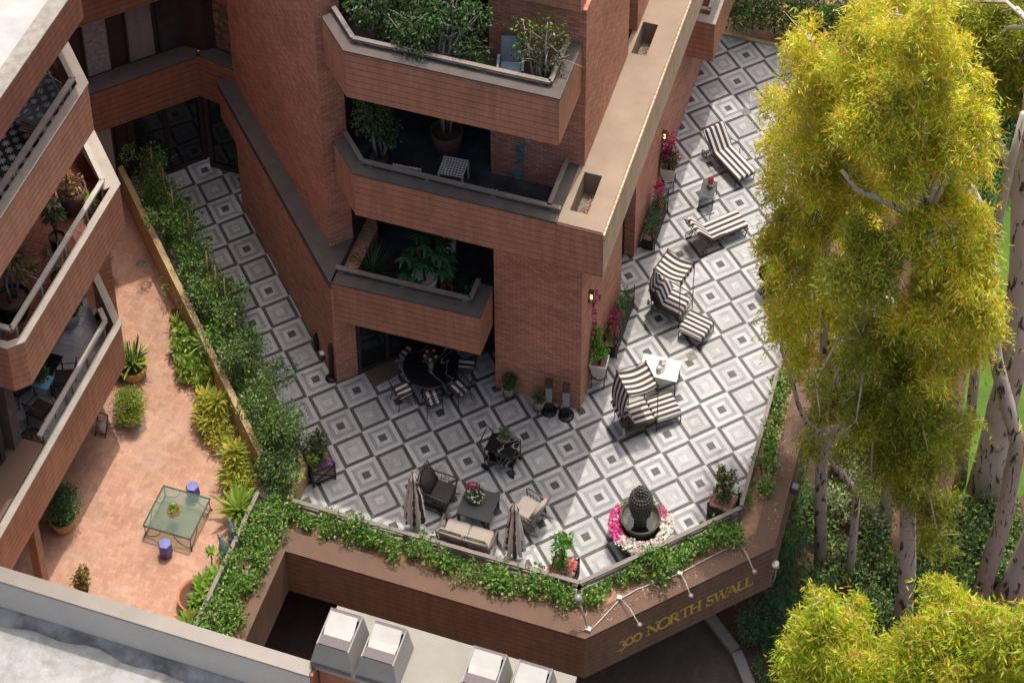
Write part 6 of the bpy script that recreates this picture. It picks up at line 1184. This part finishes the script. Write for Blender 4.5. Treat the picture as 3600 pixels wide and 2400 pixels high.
bA=ub(2984,2044); y0=bA[1]
eucalyptus('slender eucalyptus with a wavy forked trunk, its left crown hanging over the terrace edge',bA,
 [[(2984,2044,None,.14),(2996,1929,y0,.13),(3006,1808,y0,.12),(3012,1738,y0,.115),(2974,1680,y0,.11),(2925,1620,y0,.105),(2912,1537,y0,.095)],
  [(2912,1540,y0,.085),(2834,1483,y0+.1,.075),(2805,1419,y0+.2,.07),(2778,1312,y0+.4,.06),(2746,1230,y0+.6,.05),(2760,1100,y0+.8,.045),(2830,900,y0+1,.03)],
  [(2912,1540,y0,.08),(2965,1490,y0,.075),(2980,1440,y0+.1,.07),(2950,1363,y0+.2,.065),(2924,1276,y0+.4,.06),(2909,1200,y0+.6,.05),(2900,950,y0+1,.03)]],
 jb([(2800,960,120),(2830,830,130),(2770,760,95),(2900,740,140),(2780,1110,95),(2870,1130,110),(2715,860,70),(2840,1240,75),(2725,1170,55),(2935,1020,110)],y0+.4,.7),.7,seed=1,rad=.12,tips=.25,top=np.array(unY(2840,1000,y0+.9))-np.array(bA))
bB=ub(2885,2000); y0=bB[1]
eucalyptus('eucalyptus with a straight dark trunk and the upper left crown above the terrace',bB,[[(2885,2000,None,.2),(2885,1719,y0,.19),(2895,1400,y0+.2,.16),(2905,1000,y0+.5,.13),(2905,640,y0+.8,.09)]],
 jb([(2850,150,110),(2920,290,150),(2810,360,115),(2960,450,150),(2760,470,95),(2860,560,140),(2740,620,80),(3000,610,140),(2960,800,130),(3010,120,90)],y0+1.2,.8),.68,seed=2,tips=.35)
bC=ub(3169,2207); y0=bC[1]
eucalyptus('tall eucalyptus with the brightest yellow green crown in the middle of the grove',bC,[[(3169,2207,None,.28),(3191,1974,y0,.25),(3190,1600,y0,.22),(3180,1350,y0,.2),(3215,1050,y0,.18),(3235,800,y0,.16)],[(3235,800,y0,.14),(3225,640,y0,.11),(3200,450,y0,.06)],[(3235,780,y0,.12),(3130,715,y0,.1),(3010,665,y0,.07),(2960,600,y0,.05)],[(3240,800,y0,.12),(3290,650,y0,.09),(3330,480,y0,.05)]],
 jb([(3150,50,150),(3070,210,130),(3250,110,140),(3200,300,160),(3330,260,135),(3120,420,140),(3280,440,165),(3390,430,120),(3190,540,140),(3350,560,140),(3440,530,85),(3060,350,100)],y0+.5,.9),1.05,seed=3,tips=.16)
bD=ub(3433,2127); y0=bD[1]
eucalyptus('leaning pale trunked eucalyptus at the right with a crown in the centre right',bD,[[(3433,2127,None,.3),(3523,1846,y0,.26),(3580,1559,y0,.24),(3535,1400,y0,.22),(3500,1261,y0,.2),(3488,1149,y0,.19),(3490,900,y0,.16),(3510,765,y0,.14),(3557,561,y0,.12),(3600,398,y0,.09)],[(3488,1100,y0,.1),(3420,1000,y0,.06)]],
 jb([(3340,800,130),(3430,890,120),(3260,830,125),(3390,1020,130),(3300,1090,140),(3450,1070,75),(3410,1180,105),(3310,1270,120)],-.1,.7),1.0,seed=4,top=np.array(unY(3440,1000,y0))-np.array(bD))
bE=ub(3108,1872); y0=bE[1]
eucalyptus('eucalyptus with low drooping branches in the dim centre of the grove',bE,[[(3108,1872,None,.22),(3121,1719,y0,.2),(3110,1400,y0,.17),(3090,1000,y0,.13)]],
 jb([(3080,860,120),(3040,960,130),(3140,1130,130),(3180,1290,130),(3100,1420,125),(3230,1440,125),(3010,1380,75),(3180,1570,120),(3260,1600,85),(3120,1620,75),(3250,1770,75),(3290,1880,65),(3210,1700,75),(3330,1760,50),(3030,1190,90),(2900,1430,50),(2850,1560,42),(2965,1570,50),(3080,1530,60),(2870,1350,45),(3010,1480,55),(3060,1680,45),(3390,1480,60),(3350,1560,55)],-.5,.7),.95,G_EUCD,.05,seed=5)
bF=ub(3459,1757); y0=bF[1]
eucalyptus('massive grey trunked eucalyptus rising from the lawn at the right edge',bF,[[(3459,1757,None,.62),(3490,1600,y0,.5),(3523,1432,y0,.45),(3560,1300,y0,.42),(3570,1150,y0,.4),(3588,955,y0,.34),(3590,700,y0,.3),(3620,400,y0,.22),(3640,100,y0,.18)],[(3560,1300,y0,.22),(3530,1180,y0,.2),(3490,1080,y0,.16)],[(3570,1330,y0,.25),(3640,1200,y0,.2)],[(3588,760,y0,.2),(3540,560,y0,.16),(3500,480,y0,.12),(3475,400,y0,.08)]],
 jb([(3500,70,140),(3580,190,130),(3620,60,140),(3430,30,110),(3560,310,85),(3660,300,120),(3450,200,70)],y0+1.5,.8),1.0,G_EUCD,.05,seed=6,top=np.array(unY(3640,100,y0))-np.array(bF))
bG=(16.5,-9.5,-4.0)
eucalyptus('near eucalyptus crown filling the bottom right corner',bG,[[(3300,2390,None,.25),(3300,2800,-9.0,.2),(3250,2450,-8.5,.12)]],
 jb([(2850,2190,75),(2950,2270,115),(3070,2330,130),(2830,2330,90),(3190,2390,130),(3330,2150,90),(3410,2230,130),(3500,2210,110),(3590,2190,110),(3320,2330,140),(3470,2370,150),(3600,2330,150),(2890,2110,45),(3010,2130,45),(3300,2090,50),(2900,2420,120)],-8.0,.8),1.5,G_EUCN,tips=.3,seed=7,limbs=False)
bH=ub(3523,2127); eucalyptus('stout eucalyptus trunk cut off by the right edge near the bottom',(bH[0],bH[1],-4),[[(3523,2127,None,.4),(3580,2010,bH[1],.34),(3640,1860,bH[1],.3),(3720,1600,bH[1],.24)]],jb([(3760,1500,130)],bH[1],.3),.3,seed=8)
bI=ub(3376,1700); y0=bI[1]; eucalyptus('straight pale eucalyptus trunk standing where shrubs meet the lawn',bI,[[(3376,1700,None,.2),(3390,1560,y0,.19),(3412,1464,y0,.18),(3430,1300,y0,.16),(3420,1050,y0,.13)]],jb([(3420,950,90)],y0+.5,.3),.7,G_EUCD,seed=9)
bJ=ub(3420,1120); y0=bJ[1]
eucalyptus('two slim pale trunks behind the massive eucalyptus near the right edge',bJ,[[(3420,1150,None,.16),(3418,820,y0,.14),(3405,640,y0,.11)],[(3495,900,y0,.12),(3470,760,y0,.11),(3415,650,y0,.09)]],jb([(3400,600,90),(3330,680,100)],y0,.5),.8,G_EUCD,seed=10)

bK=(9.6,19.0,0.0)
def blobw(c,r): return (c,r)
r=thing('shade_tree','tall leafy tree standing beyond the hedge whose shade covers the far end of the terrace','tree',bK); b=MB(); b.tube([(0,0,-.3),(.1,.2,6),(0,.1,13)],[.35,.28,.16],10)
cs=[(-1.6,-.2,15.5,1.2,1.2,1.2),(0,0,16.2,1.4,1.3,1.2),(1.5,.1,15.4,1.3,1.2,1.2),(.2,.8,15,1.4,1.3,1.2),(-1,1,15.6,1.3,1.2,1.2),(2.6,.6,15.2,1,1,1)]
for c in cs: b.tube([(0,.1,12),(c[0]*.5,c[1]*.5,13.6),(c[0],c[1],c[2])],[.14,.09,.03],6)
b.build('trunk',M_EUC,r); tuft('crown',cs,9000,.3,.16,G_FICUS,r,77)
